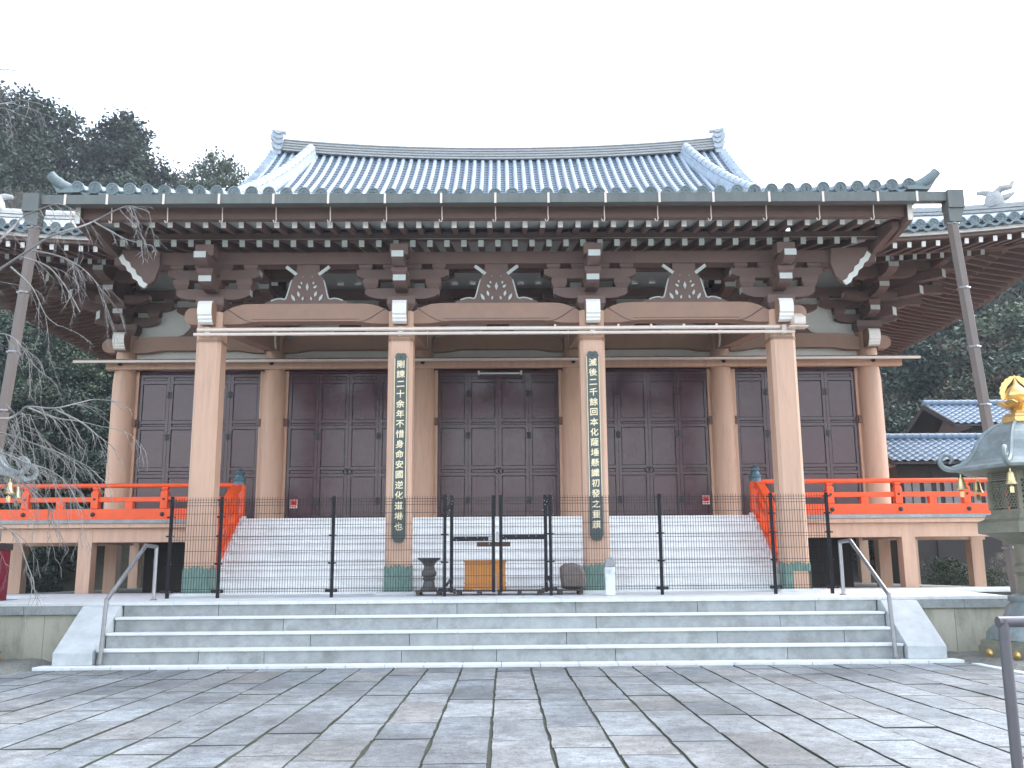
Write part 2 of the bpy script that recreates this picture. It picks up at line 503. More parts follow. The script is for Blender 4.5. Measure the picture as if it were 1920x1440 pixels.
vis = [r for r in pieces if in_view(r)]
rest = [r for r in pieces if not in_view(r)]
vis.sort(key=lambda r: -((r[1]-r[0])*(r[3]-r[2]))/((r[2]+r[3])/2)**3)
rest += vis[300:]
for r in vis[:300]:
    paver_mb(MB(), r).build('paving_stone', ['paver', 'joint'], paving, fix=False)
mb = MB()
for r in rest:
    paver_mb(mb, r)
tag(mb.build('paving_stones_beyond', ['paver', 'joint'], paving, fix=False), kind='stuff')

# gravel beds on both sides
def gravel_bed(x0, x1, y0, y1, z):
    mb = MB()
    nx, ny = int((x1-x0)/.16), int((y1-y0)/.16)
    vs = [(lerp(x0, x1, i/nx), lerp(y0, y1, j/ny), z*(min(1, min(i, nx-i)/2.0, min(j, ny-j)/2.0))-.045+rnd.uniform(0, .03)) for j in range(ny+1) for i in range(nx+1)]
    fs = [(j*(nx+1)+i, j*(nx+1)+i+1, (j+1)*(nx+1)+i+1, (j+1)*(nx+1)+i) for j in range(ny) for i in range(nx)]
    mb.add(vs, fs)
    return mb.build('gravel_bed', 'gravel', fix=False)
tag(gravel_bed(7.78, 14.0, 12.0, 19.5, 0.10), kind='structure')
tag(gravel_bed(-14.0, -7.78, 12.0, 19.5, 0.10), kind='structure')
# pale kerb stones that edge the paving on the right
for k in range(9):
    y0 = 16.3-(k+1)*.95
    MB().box(7.77, 7.92, y0+.006, y0+.944, -.04, .012).build('kerb_stone', 'tread', paving, bevel=.008)

# ------------------------------------------------------------------ stone platform and steps
SX0, SX1 = -6.70, 6.86
steps = empty('stone_steps', (0.08, 16.4, 0), 'four broad pale granite steps with sloping cheek stones in front of the temple', 'steps')
x = -7.6
while x < 7.6:
    x1 = min(x+.64, 7.72)
    MB().box(x+.004, x1-.004, 16.40, 16.78, -0.04, 0.05).build('base_strip_stone', 'tread', steps, bevel=.008)
    x = x1
RY = [16.75, 17.10, 17.45, 17.80]
TZ = [0.05, 0.297, 0.545, 0.793, 1.04]
JR = [[-5.0, -3.9, -1.6, .0, 2.0, 4.9], [-3.2, -1.5, 1.2, 3.8, 6.0], [-3.75, -1.05, 1.75, 5.0], [-5.0, -2.9, -.72, 1.42, 3.62, 5.75]]
for k in range(4):
    xs = [SX0]+JR[k]+[SX1]
    for a, b in zip(xs[:-1], xs[1:]):
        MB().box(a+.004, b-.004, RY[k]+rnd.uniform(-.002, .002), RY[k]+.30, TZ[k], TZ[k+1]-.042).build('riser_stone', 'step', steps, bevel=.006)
    if k < 3:
        xs = [SX0, SX0+rnd.uniform(1.5, 2.5)]
        while xs[-1] < SX1-2.6:
            xs.append(xs[-1]+rnd.uniform(1.9, 2.5))
        xs.append(SX1)
        for a, b in zip(xs[:-1], xs[1:]):
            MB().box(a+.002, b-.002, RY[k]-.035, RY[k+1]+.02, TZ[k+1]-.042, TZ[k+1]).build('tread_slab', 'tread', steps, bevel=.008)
for s in (-1, 1):
    a = (SX0-.02) if s < 0 else (SX1+.02)
    b = a+s*.66
    prof = [(16.62, 0.05), (17.86, 0.05), (17.86, .983), (17.66, .983), (16.62, 0.26)]
    MB().prism(prof, 'x', min(a, b), max(a, b)).build('cheek_stone', 'cheek', steps, bevel=.012)

plat = empty('stone_platform', (0, 20, 0), 'long granite faced platform carrying the temple hall behind the steps', 'platform')
PXE = 9.28
def pz(y):
    return 1.04+min(1, max(0, (y-17.75)/2.5))*.06
mb = MB()
# one joined core: sloping forecourt, then flat under the hall
mb.prism([(18.05, 0.0), (40, 0.0), (40, 1.06), (20.25, 1.06), (18.05, 1.0)], 'x', -PXE+.15, PXE-.15)
mb.box(-12.5, 12.5, 22.4, 50, 0, 1.058)
mb.build('core', 'step', plat)
# top slabs of the forecourt
xs = [SX0-.68+i*1.12 for i in range(14)]
ys = [17.76, 18.45, 19.6, 20.6]
bounds = [-PXE]+[-PXE+1.16*i for i in range(1, 16)]+[PXE]
for j in range(3):
    bb = [b+(0 if j % 2 == 0 or abs(b) == PXE else .5) for b in bounds]
    for a, b in zip(bb[:-1], bb[1:]):
        y0, y1 = ys[j]+.003, ys[j+1]-.003
        v = [(a+.003, y0, pz(y0)), (b-.003, y0, pz(y0)), (b-.003, y1, pz(y1)), (a+.003, y1, pz(y1))]
        vb = [(p[0], p[1], p[2]-.055) for p in v]
        m1 = MB(); m1.add(vb+v, [(3, 2, 1, 0), (4, 5, 6, 7), (0, 1, 5, 4), (1, 2, 6, 5), (2, 3, 7, 6), (3, 0, 4, 7)])
        m1.build('top_slab', 'tread', plat, bevel=.005)
for a, b in zip([-12.4+2.0*i for i in range(13)], [-10.4+2.0*i for i in range(13)]):
    MB().box(a+.003, min(b, 12.4)-.003, 20.605, 22.9, 1.04, 1.1).build('top_slab', 'tread', plat, bevel=.005)
# faces left and right of the steps: coping course and wall slabs
for s in (-1, 1):
    e0 = SX0-.68 if s < 0 else SX1+.68
    segs = [0, .9, 2.0] if s > 0 else [0, 1.1, 2.3, 3.6]
    xs = [e0+s*q for q in segs]
    xe = PXE if s > 0 else -11.5
    xs.append(xe)
    for a, b in zip(xs[:-1], xs[1:]):
        if abs(b-a) < .05: continue
        lo, hi = min(a, b), max(a, b)
        MB().box(lo+.003, hi-.003, 17.77, 18.2, 0.83, 1.037).build('coping_stone', 'step', plat, bevel=.01)
    xs = [e0, e0+s*.75, e0+s*2.4] + ([xe-.05] if s > 0 else [-9.9, -11.5])
    for a, b in zip(xs[:-1], xs[1:]):
        lo, hi = min(a, b), max(a, b)
        if hi-lo < .05: continue
        MB().box(lo+.003, hi-.003, 17.86, 18.1, -.03, 0.826).build('wall_slab', 'wall', plat, bevel=.006)
MB().box(-11.5, -PXE+.1, 18.05, 20.6, 0, 1.03).build('side_fill', 'step', plat)
MB().box(PXE-.16, PXE-.01, 18.11, 22.4, 0, 1.03).build('end_wall', 'wall', plat)

# ------------------------------------------------------------------ the temple hall
T = empty('temple_hall', (0, 25.8, 1.06), 'large temple hall with blue grey tiled roof, beige columns and dark doors', 'temple')
def part(mb, name, mats, parent=None, **k):
    return mb.build(name, mats, parent or T, **k)

CX = [-10.15, -6.09, -2.03, 2.03, 6.09, 10.15]      # main columns
PX = [-6.15, -2.05, 2.05, 6.15]                      # porch pillars
YC, YP = 25.8, 20.3
DECK = 2.79

# porch pillars, square with chamfered corners, copper shoes and stone plinths
def chamfer_sq(c, h, ch):
    a = h-ch
    return [(c[0]-a, c[1]-h), (c[0]+a, c[1]-h), (c[0]+h, c[1]-a), (c[0]+h, c[1]+a), (c[0]+a, c[1]+h), (c[0]-a, c[1]+h), (c[0]-h, c[1]+a), (c[0]-h, c[1]-a)]
for i, x in enumerate(PX):
    mb = MB().prism(chamfer_sq((x, YP), .265, .07), 'z', 1.14, 7.05)
    pil = part(mb, 'porch_pillar', 'beige')
    # scalloped copper shoe: panels with a wavy top
    for q, (sx, sy, ax) in enumerate(((0, -1, 'y'), (-1, 0, 'x'), (1, 0, 'x'))):
        if i == 3 and q == 0:
            rng_u = [(-.265, -.10)]
        else:
            rng_u = [(-.265, .265)]
        for (u0, u1) in rng_u:
            pts = [(u0, 1.14), (u1, 1.14)]
            K = 24
            for t in range(K+1):
                u = lerp(u1, u0, t/K)
                pts.append((u, 1.60+.055*abs(math.sin(u*math.pi/.088))*(1 if abs(u) < .24 else .3)+.05*(1-abs(u)/.265)))
            c = YP if ax == 'x' else x
            P = [(c+u, z) for u, z in pts]
            o0 = (YP-.272 if ax == 'y' else x+sx*.272)
            o1 = (YP-.262 if ax == 'y' else x+sx*.262)
            part(MB().prism(P, ax, min(o0, o1), max(o0, o1)), 'copper_shoe', 'verdigris', pil)
    if i == 3:      # the shoe has lost its lower right panel: only the wavy collar stays
        pts = [(-.10, 1.50), (.265, 1.50)]
        for t in range(17):
            u = lerp(.265, -.10, t/16)
            pts.append((u, 1.60+.055*abs(math.sin(u*math.pi/.088))+.05*(1-abs(u)/.265)))
        part(MB().prism([(x+u, z) for u, z in pts], 'y', YP-.272, YP-.262), 'copper_shoe', 'verdigris', pil)
    part(MB().prism([(x-.46, 1.085), (x+.46, 1.085), (x+.38, 1.145), (x-.38, 1.145)], 'y', YP-.44, YP+.44), 'plinth', 'tread', pil, bevel=.01)
    # metal collar under the beam
    part(MB().prism(chamfer_sq((x, YP), .275, .07), 'z', 6.38, 6.44), 'collar_band', 'beam', pil)

def boat_arm(L, z0, z1, c, ax, a0, a1, m=0, endm=None):
    """bracket arm: flat top, ends swept up"""
    h = z1-z0
    pts = [(c-L, z1), (c-L, z0+h*.45), (c-L+.10, z0+h*.22), (c-L+.24, z0+h*.05), (c-L+.36, z0), (c+L-.36, z0), (c+L-.24, z0+h*.05), (c+L-.10, z0+h*.22), (c+L, z0+h*.45), (c+L, z1)]
    mb = MB()
    n = len(pts)
    mb.prism(pts, ax, a0, a1, m)
    if endm is not None:
        k = len(mb.f)
        mb.m[k-1] = endm                   # left end face
        mb.m[k-2] = endm
        mb.m[k-n] = endm
    return mb

def block(mb, cx, cy, z0, z1, hw, m=0):
    """bearing block with a waisted foot"""
    zm = lerp(z0, z1, .45)
    mb.box(cx-hw, cx+hw, cy-hw, cy+hw, zm, z1, m)
    b = hw*.74
    vs = [(cx-b, cy-b, z0), (cx+b, cy-b, z0), (cx+b, cy+b, z0), (cx-b, cy+b, z0), (cx-hw, cy-hw, zm-.001), (cx+hw, cy-hw, zm-.001), (cx+hw, cy+hw, zm-.001), (cx-hw, cy+hw, zm-.001)]
    mb.add(vs, [(0, 3, 2, 1), (0, 1, 5, 4), (1, 2, 6, 5), (2, 3, 7, 6), (3, 0, 4, 7)], m)
    return mb

def fwd_arm(x, ytip, yback, z0, z1, hw, m=0, white=1):
    """arm towards the viewer with a painted end and a swept underside"""
    h = z1-z0
    pts = [(ytip, z1), (ytip, z0+h*.42), (ytip+.10, z0+h*.18), (ytip+.25, z0), (yback, z0), (yback, z1)]
    mb = MB().prism(pts, 'x', x-hw, x+hw, m)
    k = len(mb.f)
    mb.m[k-6] = white
    return mb

def nose(x, y0, y1, z0, z1, hw, parent):
    """white rounded beam nose that faces the viewer"""
    h = z1-z0
    pts = [(y1, z0+h*.04), (y0+.20, z0), (y0+.10, z0+h*.06), (y0+.085, z0+h*.16), (y0+.055, z0+h*.19), (y0+.05, z0+h*.30), (y0+.012, z0+h*.36),
           (y0, z0+h*.55), (y0+.012, z0+h*.78), (y0+.06, z0+h*.93), (y0+.16, z1), (y1, z1)]
    mb = MB().prism(pts, 'x', x-hw, x+hw, 1)
    k = len(mb.f)
    n = len(pts)
    mb.m[k-n-2] = 1; mb.m[k-n-1] = 1
    for j in range(1, 10):
        mb.m[k-n+j] = 0
    part(mb, 'beam_nose', ['white', 'beam'], parent)

# tall porch beams with bowed outline between the pillars
def rainbow(x0, x1, y0, y1, zt, zb, rise=.06, shoulder=.18):
    pts = []
    K = 18
    for t in range(K+1):
        u = t/K
        e = min(u, 1-u)*(x1-x0)
        pts.append((lerp(x0, x1, u), zb+rise*min(1, max(0, (e-.35)/.35))))
    for t in range(K+1):
        u = 1-t/K
        e = min(u, 1-u)*(x1-x0)
        pts.append((lerp(x0, x1, u), zt-shoulder*(1-min(1, e/.55))**2))
    return MB().prism(pts, 'y', y0, y1)
for a, b in zip(PX[:-1], PX[1:]):
    o = part(rainbow(a+.262, b-.262, 20.12, 20.46, 7.24, 6.79), 'porch_beam', 'beam')
    for s in (-1, 1):           # carved eyebrow line near each end
        c = (a if s > 0 else b)+s*.30
        path = [(c+s*(.02+.62*t), 20.118, 7.13-.30*math.sin(t*math.pi/2)**1.3) for t in [k/8 for k in range(9)]]
        part(MB().tube(path, .011, 5), 'carved_line', 'brown', o)
    part(MB().box(a+.9, b-.9, 20.112, 20.12, 6.885, 6.90), 'carved_line', 'brown', o)
for s in (-1, 1):               # rounded beam ends outside the corner pillars
    c = s*6.15
    pts = [(c+s*.262, 6.80)]+[(c+s*(.42+.16*math.cos(t)), 6.985+.185*math.sin(t)) for t in [(-.9+.28*k)*math.pi/2 for k in range(8)]]+[(c+s*.262, 7.17)]
    part(MB().prism(pts, 'y', 20.16, 20.42), 'beam_end', 'beam')

# pillar heads: noses, blocks, arms
for x in PX:
    nose(x, 19.66, 20.04, 6.72, 7.23, .15, T)
    br = part(block(MB(), x, YP, 7.05, 7.36, .30), 'bracket_set', 'brown')
    part(boat_arm(.80, 7.36, 7.60, x, 'y', YP-.11, YP+.11, 0, 1), 'bracket_arm', ['brown', 'greywhite'], br)
    part(fwd_arm(x, 19.58, 20.9, 7.50, 7.72, .135), 'bracket_arm', ['brown', 'greywhite'], br)
    for dx in (-.68, 0, .68):
        part(block(MB(), x+dx, YP, 7.60, 7.80, .17), 'bearing_block', 'brown', br)
    part(boat_arm(1.0, 7.80, 8.02, x, 'y', YP-.115, YP+.115, 0, 1), 'bracket_arm', ['brown', 'greywhite'], br)
    part(block(MB(), x, 19.72, 7.72, 7.88, .17), 'bearing_block', 'brown', br)
    part(fwd_arm(x, 19.17, 20.9, 7.885, 8.115, .125), 'bracket_arm', ['brown', 'greywhite'], br)
    for dx in (-.80, -.27, .27, .80):
        part(block(MB(), x+dx, YP, 8.02, 8.13, .15), 'bearing_block', 'brown', br)
    part(MB().box(x-.19, x+.19, 19.45, 19.80, 8.12, 8.36), 'rafter_cradle', 'brown', br)

# purlins
part(MB().box(-8.3, 8.3, 20.12, 20.48, 8.13, 8.40), 'porch_purlin', 'brown')
# frog leg struts in the middle of each bay, carved leaves
for a, b in zip(PX[:-1], PX[1:]):
    c = (a+b)/2
    half = [(.93, 7.24), (.86, 7.30), (.76, 7.325), (.66, 7.36), (.58, 7.365), (.52, 7.345), (.47, 7.36), (.44, 7.44), (.40, 7.60), (.36, 7.76), (.31, 7.86), (.25, 7.90), (.25, 8.13)]
    pts = [(c+u, z) for u, z in half]+[(c-u, z) for u, z in reversed(half)]
    k = part(MB().prism(pts, 'y', 20.16, 20.36), 'frog_leg_strut', 'brown')
    for s in (-1, 1):
        edge = [(c+s*u, 20.155, z) for u, z in ((.78, 7.32), (.66, 7.36), (.57, 7.37), (.50, 7.35), (.46, 7.37), (.43, 7.47), (.385, 7.66), (.35, 7.78))]
        part(MB().tube(edge, .016, 5), 'painted_edge', 'greywhite', k)
        part(MB().beam((c+s*.24, 20.14, 7.90), (c+s*.47, 20.14, 8.08), .03, .07), 'painted_edge', 'greywhite', k)
        for (lx, lz, w_, h_, rot) in ((.30, 7.38, .075, .17, .5), (.185, 7.46, .07, .13, .3), (.09, 7.36, .05, .09, -.2), (.17, 7.62, .06, .10, .9), (.13, 7.71, .05, .06, .2), (.10, 7.85, .02, .02, 0)):
            cr_, sr_ = math.cos(rot), math.sin(rot)
            shp = [(0, -.5), (.42, -.12), (.30, .22), (0, .5), (-.30, .22), (-.42, -.12)]
            P = [(c+s*(lx-(u*w_*cr_-v*h_*sr_)), lz+(u*w_*sr_+v*h_*cr_)) for u, v in shp]
            part(MB().prism(P, 'y', 20.125, 20.158), 'carved_leaf', 'greywhite', k)
    P = [(c+u, 7.62+v) for u, v in ((0, -.09), (.035, 0), (0, .09), (-.035, 0))]
    part(MB().prism(P, 'y', 20.125, 20.158), 'carved_leaf', 'greywhite', k)
    # short painted slats in the gap above the beams
    for dx in (-.95, -.55, .55, .95):
        part(MB().box(c+dx-.07, c+dx+.07, 21.10, 21.14, 7.96, 8.03), 'white_slat', 'plaster', k)

# pipes between the pillars and the floodlight
rig = part(MB().tube([(-6.36, 19.93, 6.62), (6.05, 19.93, 6.625)], .042, 8), 'awning_pipe', 'cream', smooth=True)
part(MB().tube([(-6.42, 19.90, 6.515), (6.36, 19.90, 6.515)], .034, 8), 'awning_pipe', 'cream', smooth=True)
for x in PX:
    part(MB().box(x-.05, x+.05, 19.93, 20.04, 6.48, 6.68), 'pipe_bracket', 'cream', rig)
for x in (1.25, 2.6, 3.3, 4.0, 4.7):
    part(MB().box(x-.02, x+.02, 19.90, 19.96, 6.60, 6.70), 'pipe_bracket', 'cream', rig)
fl = MB().prism([(19.62, 6.62), (19.72, 6.60), (19.98, 6.70), (19.98, 6.84), (19.86, 6.90), (19.60, 6.76)], 'x', 6.28, 6.52)
fl.box(6.2, 6.6, 19.70, 19.98, 6.575, 6.605)
part(fl, 'floodlight', 'cream', bevel=.01)

# --------------------------- porch eave: rafters, boards, gutter, tiles
EZ = lambda x: .19*(abs(x)/8.6)**2.2
ef = part(MB().box(-8.36, 8.36, 18.60, 18.78, 8.60, 8.83), 'eave_fascia', 'brown')
part(MB().prism([(18.44, 8.83), (18.80, 8.83), (18.80, 8.90), (18.40, 8.90)], 'x', -8.55, 8.55), 'eave_board', 'brown')
# soffit boards between rafters, pale
sb = MB()
sb.add([(-8.3, 18.72, 8.655), (8.3, 18.72, 8.655), (8.3, 19.95, 8.845), (-8.3, 19.95, 8.845)], [(0, 1, 2, 3)])
sb.add([(-8.3, 19.66, 8.545), (8.3, 19.66, 8.545), (8.3, 26.0, 10.03), (-8.3, 26.0, 10.03)], [(0, 1, 2, 3)])
part(sb, 'soffit_boards', 'greywhite')
part(MB().box(-8.3, 8.3, 19.72, 19.90, 8.56, 8.70), 'flying_rafter_sill', 'brown')
fly = MB().beam((0, 18.90, 8.57), (0, 19.92, 8.745), .105, .135, 0, 1).mesh('flying_rafter', ['brown', 'white'])
bas = MB().beam((0, 19.74, 8.46), (0, 25.9, 9.90), .115, .145, 0, 1).mesh('base_rafter', ['brown', 'greywhite'])
k = 0
x = -7.80
while x <= 8.12:
    link('flying_rafter', fly, T, loc=(x, 0, EZ(x)*.3))
    x += .3655
x = -8.0
while x <= 8.02:
    link('base_rafter', bas, T, loc=(x, 0, EZ(x)*.25))
    x += .3655
# gutter with straps and hooks, outlet box and downpipes
gt = MB()
gt.prism([(18.17, 8.765), (18.36, 8.765), (18.36, 8.78), (18.185, 8.78), (18.185, 8.955), (18.165, 8.955)], 'x', -9.02, 9.10)
gt.box(-9.02, 9.10, 18.345, 18.36, 8.78, 8.955)
gut = part(gt, 'eave_gutter', 'copper')
for x in (-8.55, -7.72, -6.6, -5.5, -4.42, -3.33, -2.2, -1.08, 0.0, 1.06, 2.2, 3.28, 4.36, 5.48, 6.56, 7.66, 8.45):
    part(MB().box(x-.022, x+.022, 18.156, 18.163, 8.75, 8.965), 'gutter_strap', 'cream', gut)
    hk = [(x, 18.42, 8.78), (x, 18.44, 8.60), (x+.006, 18.44, 8.52), (x-.01, 18.45, 8.47), (x-.04, 18.46, 8.475), (x-.06, 18.46, 8.52)]
    part(MB().tube(hk, .011, 5), 'gutter_hook', 'cream', gut)
for s in (-1, 1):
    bx = MB().box(s*9.2-.16, s*9.2+.16, 18.10, 18.42, 8.60, 8.97)
    bx.prism([(s*9.2-.16, 8.60), (s*9.2+.16, 8.60), (s*9.16+.11, 8.32), (s*9.16-.11, 8.32)], 'y', 18.14, 18.38)
    part(bx, 'outlet_box', 'copper', gut)
    x0, x1 = s*9.15, s*9.62
    ytop, ybot = 18.27, 18.0
    path = [(lerp(x0, x1, t), lerp(ytop, ybot, t), lerp(8.36, -.03, t)) for t in (0, .25, .5, .75, 1)]
    dp = part(MB().tube(path, .115, 6), 'downpipe', 'pipe')
    for z in (8.30, 6.95, 5.75, 4.6, 3.3, 1.9):
        t = (8.36-z)/8.39
        p = (lerp(x0, x1, t), lerp(ytop, ybot, t), z)
        part(MB().lathe([(.128, z-.02), (.135, z), (.128, z+.02)], (p[0], p[1], 0), 6, rot=.5), 'pipe_collar', 'steel', dp)

def barrel(path, r, seg=.36, n=7, taper=.90, m=0):
    """half round cover tiles laid end to end along a path in space"""
    mb = MB()
    path = [Vector(p) for p in path]
    L = [0]
    for a, b in zip(path[:-1], path[1:]):
        L.append(L[-1]+(b-a).length)
    def at(d):
        for i in range(len(path)-1):
            if d <= L[i+1] or i == len(path)-2:
                t = (d-L[i])/max(1e-6, L[i+1]-L[i])
                return path[i].lerp(path[i+1], t), (path[i+1]-path[i]).normalized()
    N = max(1, int(round(L[-1]/seg)))
    base = 0
    for k in range(N):
        for d, rr in ((k*L[-1]/N, r), ((k+1)*L[-1]/N, r*taper)):
            p, t = at(d)
            side = t.cross(Vector((0, 0, 1))).normalized()
            up = side.cross(t)
            for j in range(n):
                a = math.pi*j/(n-1)
                mb.v.append(tuple(p+side*(math.cos(a)*rr)+up*(math.sin(a)*rr*1.05)))
    rings = 2*N
    for i in range(rings-1):
        for j in range(n-1):
            mb.f.append((i*n+j, i*n+j+1, (i+1)*n+j+1, (i+1)*n+j)); mb.m.append(m)
    return mb

# porch roof
YE = 18.30
def porch_z(y, x=0):
    d = y-YE
    return 8.90+.315*d+.0030*d*d+EZ(x)*max(0, 1-d/3)
pr_sheet = MB()
xs = [-8.72+.3485*i for i in range(51)]
rows = [YE+.28*j for j in range(36)]
for i in range(50):
    x0, x1 = xs[i], xs[i+1]
    prof = [(x0+.03, .03), (lerp(x0, x1, .5), .0), (x1-.03, .03)]
    for j in range(35):
        y0, y1 = rows[j], rows[j+1]
        vs = []
        for px, dz in prof:
            vs += [(px, y0, porch_z(y0, px)+dz+.035), (px, y1, porch_z(y1, px)+dz), (px, y0, porch_z(y0, px)+dz)]
        pr_sheet.add(vs, [(0, 3, 4, 1), (3, 6, 7, 4), (2, 5, 3, 0), (5, 8, 6, 3)])
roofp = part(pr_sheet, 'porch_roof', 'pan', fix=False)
roofp['kind'] = 'stuff'
part(MB().prism([(18.40, 8.86), (28.3, 12.62), (28.3, 12.75), (18.36, 8.95)], 'x', -8.55, 8.55), 'porch_roof_deck', 'brown')
disc = MB().lathe([(.128, 0), (.128, .05), (.10, .052), (.098, .035), (.03, .03)], (0, 0, 0), 18, ax='y')
disc.v = [(a, -b+.05, c) for a, b, c in disc.v]
for q in range(8):
    a = q*math.pi/4
    disc.beam((.035*math.cos(a), .012, .035*math.sin(a)), (.085*math.cos(a), .012, .085*math.sin(a)), .018, .026)
discm = disc.mesh('tile_end', ['eavetile'], smooth=True)
for i, x in enumerate(xs):
    if abs(x) > 8.6: continue
    path = [(x, y, porch_z(y, x)+.045) for y in [YE+.02+1.1*j for j in range(10)]]
    r = part(barrel(path, .118, .40), 'cover_tile_row', 'eavetile', roofp, smooth=True, fix=False)
    link('tile_end', discm, r, loc=(x, YE-.05, porch_z(YE, x)+.078+rnd.uniform(-.008, .008)))
# eave pan tile lips between the discs
for i in range(50):
    x0, x1 = xs[i], xs[i+1]
    zc = porch_z(YE, (x0+x1)/2)
    pts = [(lerp(x0, x1, t/8), zc+.075-.10*math.sin(math.pi*t/8)) for t in range(9)]+[(lerp(x0, x1, 1-t/8), zc+.02-.10*math.sin(math.pi*t/8)) for t in range(9)]
    part(MB().prism(pts, 'y', YE-.03, YE+.05), 'eave_tile_lip', 'eavetile', roofp)
# upswept corner tiles, verge rows and bargeboards
for s in (-1, 1):
    z0 = porch_z(YE, 8.5)
    horn = [(s*8.35, 18.55, z0+.06), (s*8.52, 18.38, z0+.05), (s*8.68, 18.28, z0+.11), (s*8.82, 18.22, z0+.22), (s*8.90, 18.20, z0+.31)]
    part(MB().tube(horn, [.11, .115, .12, .105, .098], 10), 'corner_horn_tile', 'eavetile', roofp, smooth=True)
    lip = [(s*8.3, z0-.05), (s*8.75, z0-.06), (s*8.88, z0+.14), (s*8.7, z0+.06), (s*8.3, z0+.02)]
    part(MB().prism(lip, 'y', 18.22, 18.40), 'eave_tile_lip', 'eavetile', roofp)
    path = [(s*8.63, y, porch_z(y, 8.6)+.05) for y in [18.5+1.0*j for j in range(9)]]
    part(barrel(path, .13, .40), 'verge_tile_row', 'tile', roofp, smooth=True, fix=False)
    # bargeboard: broad plank following the roof edge, white front end
    top = [(18.50, 8.83), (20.5, 9.30), (22.5, 9.95), (25, 10.9)]
    bot = [(25, 10.45), (22.5, 9.35), (20.9, 8.62), (20.3, 8.40), (19.4, 8.36), (18.50, 8.48)]
    bb = MB().prism(top+bot, 'x', min(s*8.38, s*8.48), max(s*8.38, s*8.48))
    bb.m[-1] = 1
    part(bb, 'bargeboard', ['brown', 'white'])
    part(MB().prism([(18.9, 8.62), (20.4, 8.86), (20.4, 8.30), (18.9, 8.46)], 'x', min(s*8.22, s*8.36), max(s*8.22, s*8.36)), 'bargeboard_lining', 'brown')
    # carved end board of the purlin with a white stepped edge
    E_ = [(7.52, 7.62), (7.62, 7.68), (7.67, 7.78), (7.77, 7.84), (7.81, 7.95), (7.90, 8.01), (7.94, 8.11), (8.03, 8.17), (8.10, 8.30)]
    P = [(s*7.30, 8.40), (s*7.26, 8.05), (s*7.36, 7.75)]+[(s*a, z) for a, z in E_]+[(s*8.1, 8.42)]
    cb = part(MB().prism(P, 'y', 19.98, 20.10), 'carved_end_board', 'brown')
    W_ = [(s*(a-.03), z+.03) for a, z in E_]+[(s*(a+.05), z-.055) for a, z in reversed(E_)]
    part(MB().prism(W_, 'y', 19.965, 20.02), 'painted_edge', 'plaster', cb)
    part(MB().box(min(s*6.2, s*8.3), max(s*6.2, s*8.3), 20.9, 21.05, 8.22, 8.40), 'end_beam', 'brown')
    # sloped tie beams to the hall
for x in PX:
    pts = [(20.5, 6.80), (22.5, 7.05), (24.5, 7.30), (25.5, 7.45), (25.5, 7.85), (24.5, 7.80), (22.5, 7.55), (20.5, 7.2)]
    part(MB().prism(pts, 'x', x-.16, x+.16), 'tie_beam', 'beam')

# --------------------------- hall body: columns, beams, doors
for x in CX:
    col = part(MB().lathe([(.315, DECK), (.32, 4.5), (.315, 6.6), (.29, 6.88), (.27, 6.97), (.27, 8.0)], (x, YC, 0), 28), 'column', 'beige', smooth=True)
    part(MB().lathe([(.41, DECK-.02), (.41, DECK+.03), (.36, DECK+.06)], (x, YC, 0), 28), 'column_base', 'tread', col, smooth=True)
    nose(x, 25.12, 25.6, 7.44, 7.93, .155, T)
    part(MB().lathe([(.06, -.03), (.055, .0), (.02, .02)], (x, 25.40, 7.08), 12, ax='y'), 'nail_cover', 'blackiron', col)
part(MB().box(-10.56, 10.95, 25.44, 25.60, 6.94, 7.22), 'lintel_rail', 'beige', bevel=.008)
part(MB().box(-11.3, 11.32, 25.10, 25.18, 7.06, 7.12), 'awning_track', 'cream')
part(MB().box(-11.25, 11.28, 25.10, 25.40, 7.122, 7.15), 'awning_track_top', 'brown')
for a, b in zip(CX[:-1], CX[1:]):
    part(rainbow(a+.25, b-.25, 25.58, 25.85, 7.88, 7.42, .07, .12), 'hall_beam', 'beam')
    part(MB().box(a+.27, b-.27, 25.80, 25.84, 7.22, 7.50), 'plaster_band', 'plaster')
    part(MB().box(a+.2, b-.2, 25.86, 25.92, 7.80, 9.95), 'plaster_panel', 'plaster')
for s in (-1, 1):
    c = s*10.15
    pts = [(c+s*.25, 7.44)]+[(c+s*(.42+.2*math.cos(t)), 7.63+.19*math.sin(t)) for t in [(-.9+.28*k)*math.pi/2 for k in range(8)]]+[(c+s*.25, 7.82)]
    part(MB().prism(pts, 'y', 25.60, 25.85), 'beam_end', 'beam')

